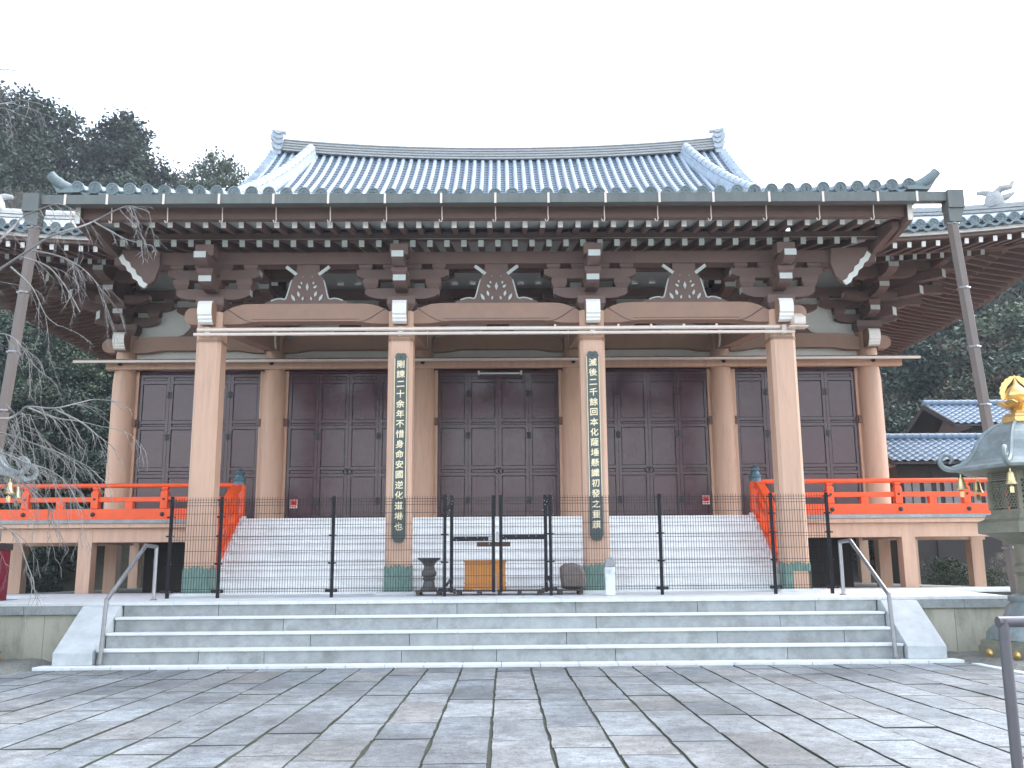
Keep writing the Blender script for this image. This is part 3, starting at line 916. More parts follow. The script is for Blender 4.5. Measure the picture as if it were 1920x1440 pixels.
# bracket sets over the hall columns, three steps forward
def hall_bracket(x, corner=0):
    br = part(block(MB(), x, YC, 7.92, 8.20, .34), 'bracket_set', 'brown')
    for L_, z in ((.85, 8.20), (1.25, 8.62)):
        part(boat_arm(L_, z, z+.24, x, 'y', YC-.12, YC+.12, 0, 1), 'bracket_arm', ['brown', 'greywhite'], br)
        for dx in (-L_+.14, 0, L_-.14):
            part(block(MB(), x+dx, YC, z+.24, z+.42, .16), 'bearing_block', 'brown', br)
    for yt, z in ((24.95, 8.28), (24.22, 8.72), (23.55, 9.04)):
        part(fwd_arm(x, yt, 25.9, z, z+.22, .13), 'bracket_arm', ['brown', 'greywhite'], br)
        part(block(MB(), x, yt+.16, z+.22, z+.38, .165), 'bearing_block', 'brown', br)
    for yt, z, L_ in ((25.1, 8.66, .8), (24.4, 9.08, .9)):
        part(boat_arm(L_, z, z+.22, x, 'y', yt-.11, yt+.11, 0, 1), 'bracket_arm', ['brown', 'greywhite'], br)
    part(MB().box(x-.12, x+.12, 23.42, 24.6, 9.27, 9.50, 0, front=1), 'rafter_cradle', ['brown', 'greywhite'], br)
    if corner:
        s = corner
        for r_, z in ((.85, 8.28), (1.6, 8.72), (2.2, 9.04)):
            mb = MB().beam((x, YC, z+.11), (x+s*r_*.72, YC-r_*.72, z+.11), .24, .22, 0, None, 1)
            part(mb, 'bracket_arm', ['brown', 'greywhite'], br)
        for xt, z in ((.90, 8.28), (1.6, 8.72), (2.25, 9.04)):
            mb = MB().beam((x, YC, z+.11), (x+s*xt, YC, z+.11), .24, .22, 0, None, 1)
            part(mb, 'bracket_arm', ['brown', 'greywhite'], br)
            part(block(MB(), x+s*(xt-.16), YC, z+.22, z+.38, .165), 'bearing_block', 'brown', br)
    return br
for x in CX:
    hall_bracket(x, 1 if x > 10 else (-1 if x < -10 else 0))
for yq, zq in ((24.4, 9.30), (23.75, 9.42)):
    part(MB().box(-12.3, 12.3, yq-.1, yq+.1, zq, zq+.18), 'hall_purlin', 'brown')
for s in (-1, 1):
    for xq, zq in ((11.55, 9.30), (12.2, 9.42)):
        part(MB().box(min(s*(xq-.1), s*(xq+.1)), max(s*(xq-.1), s*(xq+.1)), 23.6, 49.5, zq-.006, zq+.17), 'hall_purlin', 'brown')
# curved struts on the plaster between the outer columns
for c in (-8.12, 8.12, -4.06, 0, 4.06):
    pts = [(c+u, z) for u, z in ((-.75, 7.88), (-.5, 7.95), (-.35, 8.1), (-.2, 8.35), (-.2, 8.5), (.2, 8.5), (.2, 8.35), (.35, 8.1), (.5, 7.95), (.75, 7.88))]
    part(MB().prism(pts, 'y', 25.70, 25.87), 'frog_leg_strut', 'brown')
    part(boat_arm(.7, 8.5, 8.72, c, 'y', 25.66, 25.86, 0, 1), 'bracket_arm', ['brown', 'greywhite'])
part(MB().box(-10.2, 10.2, 25.62, 25.85, 8.95, 9.2), 'wall_purlin', 'brown')
# dark walls of the hall behind and beside
part(MB().box(-10.15, -9.95, 26.1, 48, DECK, 9.9), 'side_wall', 'beige')
part(MB().box(9.95, 10.15, 26.1, 48, DECK, 9.9), 'side_wall', 'beige')
part(MB().box(-9.95, 9.95, 26.4, 26.6, DECK, 9.9), 'inner_wall', 'door')
for s in (-1, 1):
    for k in range(1, 6):
        part(MB().lathe([(.31, DECK), (.31, 8.0)], (s*10.15, YC+k*4.06, 0), 20), 'column', 'beige', smooth=True)
    part(MB().box(min(s*10.1, s*10.4), max(s*10.1, s*10.4), 26, 48, 6.94, 7.2), 'lintel_rail', 'beige')

# doors: four leaves per bay, three sunk panels each
LW = .822
def leaf_frame():
    mb = MB()
    z0, z1 = DECK+.03, 6.88
    st = .085
    mb.box(0.004, st, 0, .07, z0, z1)
    mb.box(LW-st, LW-.004, 0, .07, z0, z1)
    for a, b in ((z0, z0+.16), (4.06, 4.14), (4.24, 4.32), (5.36, 5.44), (5.52, 5.60), (6.62, 6.70), (6.80, z1)):
        mb.box(st, LW-st, .004, .066, a, b)
    return mb
lf = leaf_frame().mesh('door_leaf', ['door'])
pans = []
for a, b in ((DECK+.19, 4.06), (4.14, 4.24), (4.32, 5.36), (5.44, 5.52), (5.60, 6.62), (6.70, 6.80)):
    mb = MB()
    mb.box(.085, LW-.085, .052, .06, a, b, 1)
    mb.box(.105, LW-.105, .03, .055, a+.02, b-.02, 0)
    pans.append(mb.mesh('door_panel', ['door', 'doordark']))
ring = MB()
ring.tube([(.065*math.cos(t), 0, .065*math.sin(t)) for t in [k*math.pi/9 for k in range(19)]], .013, 6)
ring.lathe([(.03, -.01), (.02, .02)], (0, 0.0, .065), 8, ax='y')
ringm = ring.mesh('ring_handle', ['blackiron'], smooth=True)
hin = MB().box(-.028, .028, -.012, 0, -.09, .09).mesh('hinge_plate', ['blackiron'])
for bi in range(5):
    c = (CX[bi]+CX[bi+1])/2
    for li in range(4):
        x0 = c+(li-2)*LW
        o = link('door_leaf', lf, T, loc=(x0, 25.86, 0))
        for pm in pans:
            link('door_panel', pm, o, loc=(x0, 25.86, 0))
        if li in (1, 2):
            link('ring_handle', ringm, o, loc=(x0+(LW-.05 if li == 1 else .05), 25.845, 4.19))
        for z in (3.4, 5.15, 6.3):
            link('hinge_plate', hin, o, loc=(x0+(.03 if li % 2 else LW-.03), 25.862, z))
    part(MB().box(c-2*LW-.09, c-2*LW-.002, 25.78, 25.95, DECK, 6.94), 'door_jamb', 'beige')
    part(MB().box(c+2*LW+.002, c+2*LW+.09, 25.78, 25.95, DECK, 6.94), 'door_jamb', 'beige')
    part(MB().box(c-1.72, c+1.72, 25.80, 26.0, 6.885, 6.945), 'door_head', 'door')
    part(MB().box(c-1.72, c+1.72, 25.78, 26.0, DECK, DECK+.03), 'door_sill', 'door')
    for s in (-1, 1):
        part(MB().box(c+s*1.69-.05, c+s*1.69+.05, 25.70, 25.79, 5.42, 5.62), 'jamb_clasp', 'plaquewood')
lt = part(MB().tube([(-.52, 25.55, 6.80), (.62, 25.55, 6.80)], .022, 8), 'tube_lamp', 'glasswhite')
part(MB().box(-.55, -.50, 25.5, 25.6, 6.76, 6.86), 'lamp_end', 'cream', lt)
part(MB().box(.60, .65, 25.5, 25.6, 6.76, 6.86), 'lamp_end', 'cream', lt)

# --------------------------- veranda, stairs, railings
DX = 12.85
part(MB().box(-DX+.1, DX-.1, 23.05, 26.3, 2.62, 2.78), 'veranda_floor', 'beige')
for s in (-1, 1):
    part(MB().box(min(s*10.2, s*(DX-.1)), max(s*10.2, s*(DX-.1)), 26.3, 49, 2.62, 2.78), 'veranda_floor', 'beige')
    a, b = sorted((s*6.2, s*DX))
    part(MB().box(a, b, 22.86, 23.15, 2.71, 2.795), 'veranda_flashing', 'step')
    part(MB().box(a, b, 22.90, 23.12, 2.605, 2.708), 'veranda_edge_beam', 'beige', bevel=.008)
    part(MB().box(a, b, 23.04, 23.34, 2.27, 2.603), 'veranda_beam', 'beige', bevel=.008)
    for px, py in ((9.72, 23.19), (6.6, 23.19), (12.6, 23.19), (10.15, 25.8), (12.6, 25.8), (10.15, 29.86), (12.6, 29.86), (12.6, 33.9)):
        part(MB().box(s*px-.16, s*px+.16, py-.16, py+.16, 1.05, 2.62), 'floor_post', 'beige', bevel=.01)
    part(MB().box(min(s*9.6, s*9.84), max(s*9.6, s*9.84), 23.35, 25.7, 2.27, 2.6), 'veranda_beam', 'beige')
    part(MB().box(min(s*10.0, s*DX), max(s*10.0, s*DX), 25.68, 25.92, 2.27, 2.6), 'veranda_beam', 'beige')
    part(MB().box(min(s*7.4, s*7.58), max(s*7.4, s*7.58), 25.0, 25.18, 1.05, 2.62), 'floor_post', 'beige')
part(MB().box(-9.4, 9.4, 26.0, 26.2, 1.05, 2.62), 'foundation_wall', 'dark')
part(MB().box(-6.15, 6.15, 22.95, 23.05, 1.06, 2.78), 'stair_back', 'stair')
# stairs to the veranda
NR = 9
y0s, y1s = 20.62, 23.0
for k in range(NR):
    ya = lerp(y0s, y1s, k/NR)
    yb = lerp(y0s, y1s, (k+1)/NR)
    za, zb = lerp(1.08, DECK, k/NR), lerp(1.08, DECK, (k+1)/NR)
    part(MB().box(-6.03, 6.03, ya, yb+.25 if k < NR-1 else yb, za-(.15 if k else 0), zb-.045), 'stair_riser', 'stair')
    part(MB().box(-6.04, 6.04, ya-.045, yb+.02, zb-.045, zb), 'stair_tread', 'stair', bevel=.006)
part(MB().box(-6.4, 6.4, 22.98, 23.1, 2.62, 2.79), 'stair_head', 'stair')
for s in (-1, 1):
    a, b = sorted((s*5.95, s*6.06))
    part(MB().prism([(20.55, 1.08), (23.0, 1.08), (23.0, 2.86), (22.9, 2.86), (20.55, 1.24)], 'x', a, b), 'stair_cheek', 'stair')
    a, b = sorted((s*6.03, s*6.27))
    part(MB().prism([(20.72, 1.10), (23.1, 2.60), (23.1, 3.02), (20.72, 1.62)], 'x', a, b), 'stair_stringer', 'orange', bevel=.01)

def railing(s):
    rl = part(MB().box(min(s*6.2, s*DX), max(s*6.2, s*DX), 22.93, 23.09, 2.797, 3.05), 'veranda_railing', 'orange', bevel=.008)
    part(MB().box(min(s*6.2, s*DX), max(s*6.2, s*DX), 22.955, 23.065, 3.215, 3.33), 'middle_rail', 'orange', rl, bevel=.008)
    part(MB().tube([(s*6.1, 23.01, 3.60), (s*DX, 23.01, 3.60)], .055, 10), 'top_rail', 'orange', rl, smooth=True)
    x = 7.90
    while x < DX:
        part(MB().box(s*x-.085, s*x+.085, 22.91, 23.11, 3.052, 3.44), 'railing_post', 'orange', rl, bevel=.01)
        mb = MB().lathe([(.11, 3.44), (.09, 3.47), (.07, 3.49), (.10, 3.52), (.10, 3.555)], (s*x, 23.01, 0), 4, rot=math.pi/4)
        part(mb, 'post_cap', 'orange', rl)
        part(MB().lathe([(.052, -.005), (.05, -.03), (.025, -.05), (.01, -.055)], (s*x+.02*s, 22.93, 2.92), 12, ax='y'), 'iron_boss', 'blackiron', rl, smooth=True)
        part(MB().lathe([(.03, 0), (.025, -.02)], (s*x, 22.91, 3.275), 8, ax='y'), 'iron_nail', 'blackiron', rl)
        if x+.9 < DX:
            part(MB().box(s*(x+.82)-.085, s*(x+.82)+.085, 22.935, 23.085, 3.052, 3.213), 'short_post', 'orange', rl)
        x += 1.63
    part(MB().box(s*7.05-.085, s*7.05+.085, 22.935, 23.085, 3.052, 3.213), 'short_post', 'orange', rl)
    # newel with finial beside the stairs
    part(MB().lathe([(.15, 2.80), (.15, 3.56), (.13, 3.61)], (s*6.15, 23.0, 0), 20), 'newel_post', 'orange', rl, smooth=True)
    fz = 3.60
    part(MB().lathe([(.135, fz), (.135, fz+.07), (.125, fz+.08), (.14, fz+.10), (.14, fz+.15), (.11, fz+.17), (.10, fz+.22), (.085, fz+.24), (.11, fz+.27), (.115, fz+.31), (.08, fz+.35), (.03, fz+.375), (.01, fz+.385)], (s*6.15, 23.0, 0), 20), 'newel_finial', 'giboshi', rl, smooth=True)
    # stair railing: heavy sloping rails that curl into the newel
    a, b = sorted((s*6.06, s*6.24))
    top = [(23.05, 3.60), (22.75, 3.58), (22.5, 3.50), (22.2, 3.33), (21.6, 2.88), (21.0, 2.40), (20.8, 2.18)]
    low = [(z_[0], z_[1]-.14) for z_ in reversed(top)]
    part(MB().prism(top+low, 'x', a, b), 'stair_rail', 'orange', rl)
    part(MB().prism([(23.05, 3.28), (22.5, 3.12), (21.7, 2.55), (20.8, 1.93), (20.8, 1.80), (21.7, 2.42), (22.5, 2.98), (23.05, 3.14)], 'x', min(s*6.09, s*6.21), max(s*6.09, s*6.21)), 'stair_rail', 'orange', rl)
    for yy in (21.1, 21.9, 22.6):
        zb_ = lerp(1.66, 3.0, (yy-20.72)/2.38)
        part(MB().box(s*6.15-.07, s*6.15+.07, yy-.07, yy+.07, zb_-.1, zb_+.62 if yy < 22.5 else zb_+.6), 'stair_baluster', 'orange', rl)
    return rl
for s in (-1, 1):
    railing(s)

# --------------------------- main roof
EY, EXX, RIDGE_Y, GX = 21.5, 14.5, 37.0, 9.1
def lift(x):
    return .55*max(0, (abs(x)-7)/7.5)**2
def roof_z(d, u):
    """d: distance in from the eave, u: position along the eave"""
    z = 9.36+.40*d+.00067*d**3
    return z+lift(u)*max(0, 1-d/7.0)
def front_z(x, y):
    d = y-EY
    z = roof_z(d, x)
    if d > 4:
        z += .36*(x/GX)**2*min(1, (d-4)/11.5)
    return z
def front_top(x):
    return RIDGE_Y if abs(x) <= GX else EY+(EXX-abs(x))
TP = .322
nrow = 45
rx = [TP*i for i in range(-nrow, nrow+1)]
pan = MB()
for i in range(len(rx)-1):
    x0, x1 = rx[i], rx[i+1]
    xm = (x0+x1)/2
    ytop = front_top(xm)
    ybot = EY if abs(xm) > 8.2 else 26.2
    y = ybot
    while y < ytop-.02:
        yn = min(y+.27, ytop)
        vs = []
        for px, dz in ((x0, .03), (xm, 0), (x1, .03)):
            vs += [(px, y, front_z(px, y)+dz+.035), (px, yn, front_z(px, yn)+dz), (px, y, front_z(px, y)+dz)]
        pan.add(vs, [(0, 3, 4, 1), (3, 6, 7, 4), (2, 5, 3, 0), (5, 8, 6, 3)])
        y = yn
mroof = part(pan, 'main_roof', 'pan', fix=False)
mroof['kind'] = 'stuff'
for x in rx:
    ytop = front_top(x)-.05
    if abs(x) > 14.2: continue
    ybot = EY+.02 if abs(x) > 8.2 else 26.3
    n = max(2, int((ytop-ybot)/.9))
    path = [(x, lerp(ybot, ytop, k/n), front_z(x, lerp(ybot, ytop, k/n))+.05) for k in range(n+1)]
    r = part(barrel(path, .084, .36), 'cover_tile_row', 'tile', mroof, smooth=True, fix=False)
    if abs(x) > 8.2:
        link('tile_end', discm, r, loc=(x, EY-.03, front_z(x, EY)+.05))
# lips of eave tiles left and right of the porch
for i in range(len(rx)-1):
    xm = (rx[i]+rx[i+1])/2
    if abs(xm) < 8.2 or abs(xm) > 14.3: continue
    zc = front_z(xm, EY)
    x0, x1 = rx[i], rx[i+1]
    pts = [(lerp(x0, x1, t/6), zc+.03-.11*math.sin(math.pi*t/6)) for t in range(7)]+[(lerp(x0, x1, 1-t/6), zc-.03-.11*math.sin(math.pi*t/6)) for t in range(7)]
    part(MB().prism(pts, 'y', EY-.03, EY+.05), 'eave_tile_lip', 'eavetile', mroof)
# side and rear roof planes
sp = MB()
for s in (-1, 1):
    for j in range(31):
        ya, yb = lerp(EY, 2*RIDGE_Y-EY, j/31), lerp(EY, 2*RIDGE_Y-EY, (j+1)/31)
        lim = lambda y: min(EXX-GX, y-EY, 2*RIDGE_Y-EY-y)
        K = 6
        for k in range(K):
            q = []
            for y in (ya, yb):
                for t in (k/K, (k+1)/K):
                    d = max(0, lim(y))*t
                    q.append((s*(EXX-d), y, roof_z(d, (y-RIDGE_Y)*EXX/(RIDGE_Y-EY))))
            sp.add(q, [(0, 1, 3, 2)])
for j in range(16):
    ya, yb = lerp(RIDGE_Y, 2*RIDGE_Y-EY, j/16), lerp(RIDGE_Y, 2*RIDGE_Y-EY, (j+1)/16)
    for k in range(24):
        def q(y, t):
            hw = front_top(0) and (GX if (2*RIDGE_Y-y)-EY > EXX-GX else EXX-((2*RIDGE_Y-y)-EY))
            x = lerp(-hw, hw, t)
            return (x, y, front_z(x, 2*RIDGE_Y-y))
        sp.add([q(ya, k/24), q(ya, (k+1)/24), q(yb, (k+1)/24), q(yb, k/24)], [(0, 1, 2, 3)])
part(sp, 'roof_plane_side_and_rear', 'pan', mroof, fix=False)
# gable ends
for s in (-1, 1):
    pts = []
    for k in range(13):
        y = lerp(EY+EXX-GX, RIDGE_Y, k/12); pts.append((y, front_z(GX, y)-.1))
    for k in range(1, 13):
        y = lerp(RIDGE_Y, 2*RIDGE_Y-EY-EXX+GX, k/12); pts.append((y, front_z(GX, 2*RIDGE_Y-y)-.1))
    part(MB().prism(pts, 'x', min(s*(GX-.5), s*(GX-.4)), max(s*(GX-.5), s*(GX-.4))), 'gable_wall', 'brown')
    # verge tiles stepping down the gable edge
    for k in range(34):
        y = lerp(26.6, RIDGE_Y-.2, k/33)
        z = front_z(GX, y)
        part(MB().prism([(y-.16, z-.02), (y+.16, z+.10), (y+.16, z+.24), (y-.16, z+.15)], 'x', min(s*(GX-.12), s*(GX+.20)), max(s*(GX-.12), s*(GX+.20))), 'verge_tile', 'tile', mroof)
    # descending ridge: stacked body and a thick round top
    pth = []
    for k in range(15):
        y = lerp(29.6, 36.55, k/14)
        pth.append((s*lerp(8.75, 7.60, k/14), y))
    for lay, (hw, h0, h1) in enumerate(((.24, 0, .17), (.21, .17, .33), (.18, .33, .47))):
        mb = MB()
        vs = []
        for (x, y) in pth:
            z = front_z(x, y)+.02
            vs += [(x-hw, y, z+h0), (x+hw, y, z+h0), (x+hw, y, z+h1), (x-hw, y, z+h1)]
        fs = []
        for k in range(14):
            b = 4*k
            fs += [(b+j, b+(j+1) % 4, b+4+(j+1) % 4, b+4+j) for j in range(4)]
        fs += [(3, 2, 1, 0), (56, 57, 58, 59)]
        mb.add(vs, fs)
        part(mb, 'descending_ridge', 'tile')
    part(barrel([(x, y, front_z(x, y)+.49) for x, y in pth], .19, .5, 9), 'descending_ridge_cap', 'tile', smooth=True, fix=False)
    # hip ridge to the corner with its ogre tile
    hp = []
    for k in range(11):
        t = k/10
        d = lerp(.25, 5.3, t)
        hp.append((s*(EXX-d), EY+d, roof_z(d, EXX-d)))
    for hw, h0, h1 in ((.22, 0, .075), (.15, .075, .11), (.20, .11, .175), (.14, .175, .21), (.18, .21, .27), (.13, .27, .30)):
        mb = MB(); vs = []
        for (x, y, z) in hp:
            ox, oy = hw*.707, s*hw*.707
            vs += [(x-ox, y-oy*1, z+h0), (x+ox, y+oy*1, z+h0), (x+ox, y+oy*1, z+h1), (x-ox, y-oy*1, z+h1)]
        fs = []
        for k in range(10):
            b = 4*k
            fs += [(b+j, b+(j+1) % 4, b+4+(j+1) % 4, b+4+j) for j in range(4)]
        fs += [(3, 2, 1, 0), (40, 41, 42, 43)]
        mb.add(vs, fs)
        part(mb, 'hip_ridge', 'ridge')
    part(barrel([(x, y, z+.29) for x, y, z in hp], .10, .36, 7), 'hip_ridge_cap', 'ridge', smooth=True, fix=False)
    # ogre tile part-way down the hip
    d = 1.75
    ox, oy, oz = s*(EXX-d), EY+d, roof_z(d, EXX-d)+.26
    mb = MB()
    mb.lathe([(.22, 0), (.26, .12), (.22, .30), (.15, .42)], (ox, oy, oz), 10)
    mb.tube([(ox, oy, oz+.36), (ox+s*.16, oy-.1, oz+.50), (ox+s*.36, oy-.16, oz+.52), (ox+s*.44, oy-.18, oz+.66)], [.09, .10, .08, .04], 7)
    mb.tube([(ox, oy, oz+.2), (ox+s*.24, oy-.15, oz+.24), (ox+s*.42, oy-.2, oz+.34)], [.1, .09, .04], 7)
    mb.tube([(ox, oy, oz+.36), (ox-s*.2, oy+.1, oz+.46), (ox-s*.36, oy+.16, oz+.46)], [.09, .08, .05], 7)
    part(mb, 'ogre_tile', 'ridge', smooth=True)

# main ridge: courses of thin ridge tiles, rising to both ends
def ridge_z(x):
    return front_z(x, RIDGE_Y)+.02
for lay in range(9):
    h0, h1 = lay*.060, lay*.060+.052
    hw = .40-.012*lay-(.05 if lay % 2 else 0)
    mb = MB(); vs = []
    K = 36
    for k in range(K+1):
        x = lerp(-8.95, 8.95, k/K)
        z = ridge_z(x)-.12+.09*(abs(x)/9)**3
        vs += [(x, RIDGE_Y-hw, z+h0), (x, RIDGE_Y+hw, z+h0), (x, RIDGE_Y+hw, z+h1), (x, RIDGE_Y-hw, z+h1)]
    fs = []
    for k in range(K):
        b = 4*k
        fs += [(b+j, b+(j+1) % 4, b+4+(j+1) % 4, b+4+j) for j in range(4)]
    fs += [(3, 2, 1, 0), (4*K, 4*K+1, 4*K+2, 4*K+3)]
    mb.add(vs, fs)
    part(mb, 'ridge_course', 'ridge')
mb = MB(); vs = []
for k in range(37):
    x = lerp(-8.9, 8.9, k/36); z = ridge_z(x)-.12+.09*(abs(x)/9)**3
    vs += [(x, RIDGE_Y-.26, z), (x, RIDGE_Y+.26, z), (x, RIDGE_Y+.26, z+.53), (x, RIDGE_Y-.26, z+.53)]
fs = []
for k in range(36):
    b = 4*k
    fs += [(b+j, b+(j+1) % 4, b+4+(j+1) % 4, b+4+j) for j in range(4)]
mb.add(vs, fs)
part(mb, 'ridge_core', 'pan')
part(barrel([(lerp(-8.95, 8.95, k/30), RIDGE_Y, ridge_z(lerp(-8.95, 8.95, k/30))-.12+.09*(abs(lerp(-8.95, 8.95, k/30))/9)**3+.52) for k in range(31)], .12, .4, 8), 'ridge_cap', 'ridge', smooth=True, fix=False)
for s in (-1, 1):
    z = ridge_z(9.0)-.10
    P = [(s*u, z+v*.9) for u, v in ((8.85, -.15), (9.12, -.15), (9.20, -.02), (9.08, .10), (9.22, .22), (9.25, .40), (9.12, .50), (9.28, .62), (9.27, .80), (9.22, .84), (9.22, .98), (9.04, 1.0), (8.98, .92), (8.80, .90), (8.72, .72), (8.76, .40))]
    og = part(MB().prism(P, 'y', RIDGE_Y-.42, RIDGE_Y+.42), 'ridge_end_ogre_tile', 'tile')
    part(MB().tube([(s*8.70, RIDGE_Y, z+.95), (s*9.3, RIDGE_Y, z+1.06)], .085, 10), 'bird_rest_tile', 'ridge', og, smooth=True)
    for q in (.05, .30, .52, .74):
        part(MB().tube([(s*8.76, RIDGE_Y-.44, z+q+.06), (s*8.9, RIDGE_Y-.46, z+q-.02), (s*9.02, RIDGE_Y-.46, z+q+.03), (s*9.12, RIDGE_Y-.44, z+q+.12)], .035, 6), 'carved_scroll', 'ridge', og)

# main eaves: fascia, white band, rafters on the front corners and on both sides
def curved_strip(pts_fn, n, sec):
    """sweep a rectangular section along an eave"""
    mb = MB(); vs = []
    for k in range(n+1):
        vs += sec(*pts_fn(k/n))
    fs = []
    for k in range(n):
        b = 4*k
        fs += [(b+j, b+(j+1) % 4, b+4+(j+1) % 4, b+4+j) for j in range(4)]
    fs += [(3, 2, 1, 0), (4*n, 4*n+1, 4*n+2, 4*n+3)]
    mb.add(vs, fs)
    return mb
for s in (-1, 1):
    for nm, mt, o0, o1, h0, h1 in (('eave_batten', 'pan', .06, .30, -.10, -.01), ('white_eave_band', 'white', .12, .32, -.185, -.10), ('eave_fascia', 'brown', .20, .40, -.262, -.185)):
        def fr(t):
            x = lerp(8.0, EXX-o0, t)
            return (x, lift(x))
        part(curved_strip(fr, 14, lambda x, l: [(s*x, EY+o0, 9.36+l+h0), (s*x, EY+o1, 9.36+l+h0+.03), (s*x, EY+o1, 9.36+l+h1+.03), (s*x, EY+o0, 9.36+l+h1)]), nm, mt)
        def sd_(t):
            y = lerp(EY+o0, 2*RIDGE_Y-EY-o0, t)
            return (y, lift((y-RIDGE_Y)*EXX/(RIDGE_Y-EY)))
        part(curved_strip(sd_, 40, lambda y, l: [(s*(EXX-o0), y, 9.36+l+h0-.002), (s*(EXX-o1), y, 9.36+l+h0+.028), (s*(EXX-o1), y, 9.36+l+h1+.028), (s*(EXX-o0), y, 9.36+l+h1-.002)]), nm, mt)
    # rafters
    x = 8.44
    while x < 14.0:
        l = lift(x)
        yh = 36.0-x
        if yh-.1 > 22.4:
            ye = min(23.6, yh-.05)
            zz = lambda y: 9.035+l+(y-21.9)*.17
            part(MB().beam((s*x, 21.80, zz(21.80)), (s*x, ye, zz(ye)), .10, .13, 0, 1), 'flying_rafter', ['brown', 'white'])
        if yh-.1 > 23.4:
            ye = min(25.85, yh-.05)
            zz = lambda y: 9.13+l*.8+(y-23.1)*.24
            part(MB().beam((s*x, 23.1, zz(23.1)), (s*x, ye, zz(ye)), .10, .13, 0, 1), 'base_rafter', ['brown', 'greywhite'])
        x += .345
    # straight middle stretch of the side eave shares its meshes, the curved ends get their own
    def side_rafter(y, q0, q1, z0, sl, l):
        return MB().beam((s*q0, 0, z0+l), (s*q1, 0, z0+l+(q0-q1)*sl), .10, .13, 0, 1).mesh('rafter', ['brown', 'white'])
    cache = {}
    y = 22.1
    while y < 47:
        l = lift((y-RIDGE_Y)*EXX/(RIDGE_Y-EY))
        key = round(l, 2)
        xh = 36.0-y if y < 25.85 else 10.15
        a1 = max(12.4, xh+.05)
        if y < 25.85 or (key, 'f') not in cache:
            if a1 < 13.9:
                cache[(key, 'f')] = side_rafter(y, 14.1, a1, 9.06, .17, l)
        if a1 < 13.9:
            link('flying_rafter', cache[(key, 'f')], T, loc=(0, y, 0))
        a2 = max(10.15, xh+.05)
        if y < 25.85 or (key, 'b') not in cache:
            cache[(key, 'b')] = side_rafter(y, 12.9, a2, 9.13, .24, l*.8)
        if a2 < 12.7:
            link('base_rafter', cache[(key, 'b')], T, loc=(0, y, 0))
        y += .345
    # soffits
    so = MB()
    xs_ = [8.3+k*(14.3-8.3)/12 for k in range(13)]
    for a, b in zip(xs_[:-1], xs_[1:]):
        def P(x, y, base):
            l = lift(x)
            return (s*x, y, (9.14+l+(y-21.7)*.17) if base == 0 else (9.21+l*.8+(y-23.0)*.24))
        for base, ya, yb in ((0, 21.75, 23.7), (1, 23.05, 26.0)):
            ta, tb = min(yb, 36.0-a), min(yb, 36.0-b)
            if ta > ya and tb >= ya-.3:
                so.add([P(a, ya, base), P(b, ya, base), P(b, max(tb, ya), base), P(a, max(ta, ya), base)], [(0, 1, 2, 3)])
    ys_ = [21.75+k*.6 for k in range(51)]
    for a, b in zip(ys_[:-1], ys_[1:]):
        def P(y, x, base):
            l = lift((y-RIDGE_Y)*EXX/(RIDGE_Y-EY))
            return (s*x, y, (9.14+l+(14.3-x)*.17) if base == 0 else (9.21+l*.8+(13.0-x)*.24))
        for base, xa, xb in ((0, 14.27, 12.3), (1, 12.95, 10.0)):
            ta, tb = max(xb, 36.0-a), max(xb, 36.0-b)
            if ta < xa+.3 and tb < xa:
                so.add([P(a, xa, base), P(b, xa, base), P(b, min(tb, xa), base), P(a, min(ta, xa), base)], [(0, 1, 2, 3)])
    part(so, 'eave_soffit', 'brown', fix=False)
    for base, q, z0 in ((0, 12.95, 9.25),):
        def fr(t):
            x = lerp(8.3, 13.0, t); return (x, lift(x)*.8)
        part(curved_strip(fr, 10, lambda x, l: [(s*x, 23.0, 9.20+l), (s*x, 23.14, 9.20+l), (s*x, 23.14, 9.33+l), (s*x, 23.0, 9.33+l)]), 'flying_rafter_sill', 'brown')
        def sd2(t):
            y = lerp(23.0, 49.0, t); return (y, lift((y-RIDGE_Y)*EXX/(RIDGE_Y-EY))*.8)
        part(curved_strip(sd2, 30, lambda y, l: [(s*13.0, y, 9.195+l), (s*12.86, y, 9.195+l), (s*12.86, y, 9.325+l), (s*13.0, y, 9.325+l)]), 'flying_rafter_sill', 'brown')
    part(MB().beam((s*10.0, 26.0, 9.75), (s*14.25, 21.75, 9.52), .24, .30, 0, None, 1), 'hip_rafter', ['brown', 'white'])
    # tile ends along the side eave
    mb = MB()
    y = 21.9
    while y < 45:
        z = 9.36+lift((y-RIDGE_Y)*EXX/(RIDGE_Y-EY))+.04
        mb.lathe([(.10, 0), (.11, .12)], (s*EXX-.06, y, z), 8, ax='x')
        y += .36
    o = part(mb, 'side_eave_tile_ends', 'eavetile')
    o['kind'] = 'stuff'

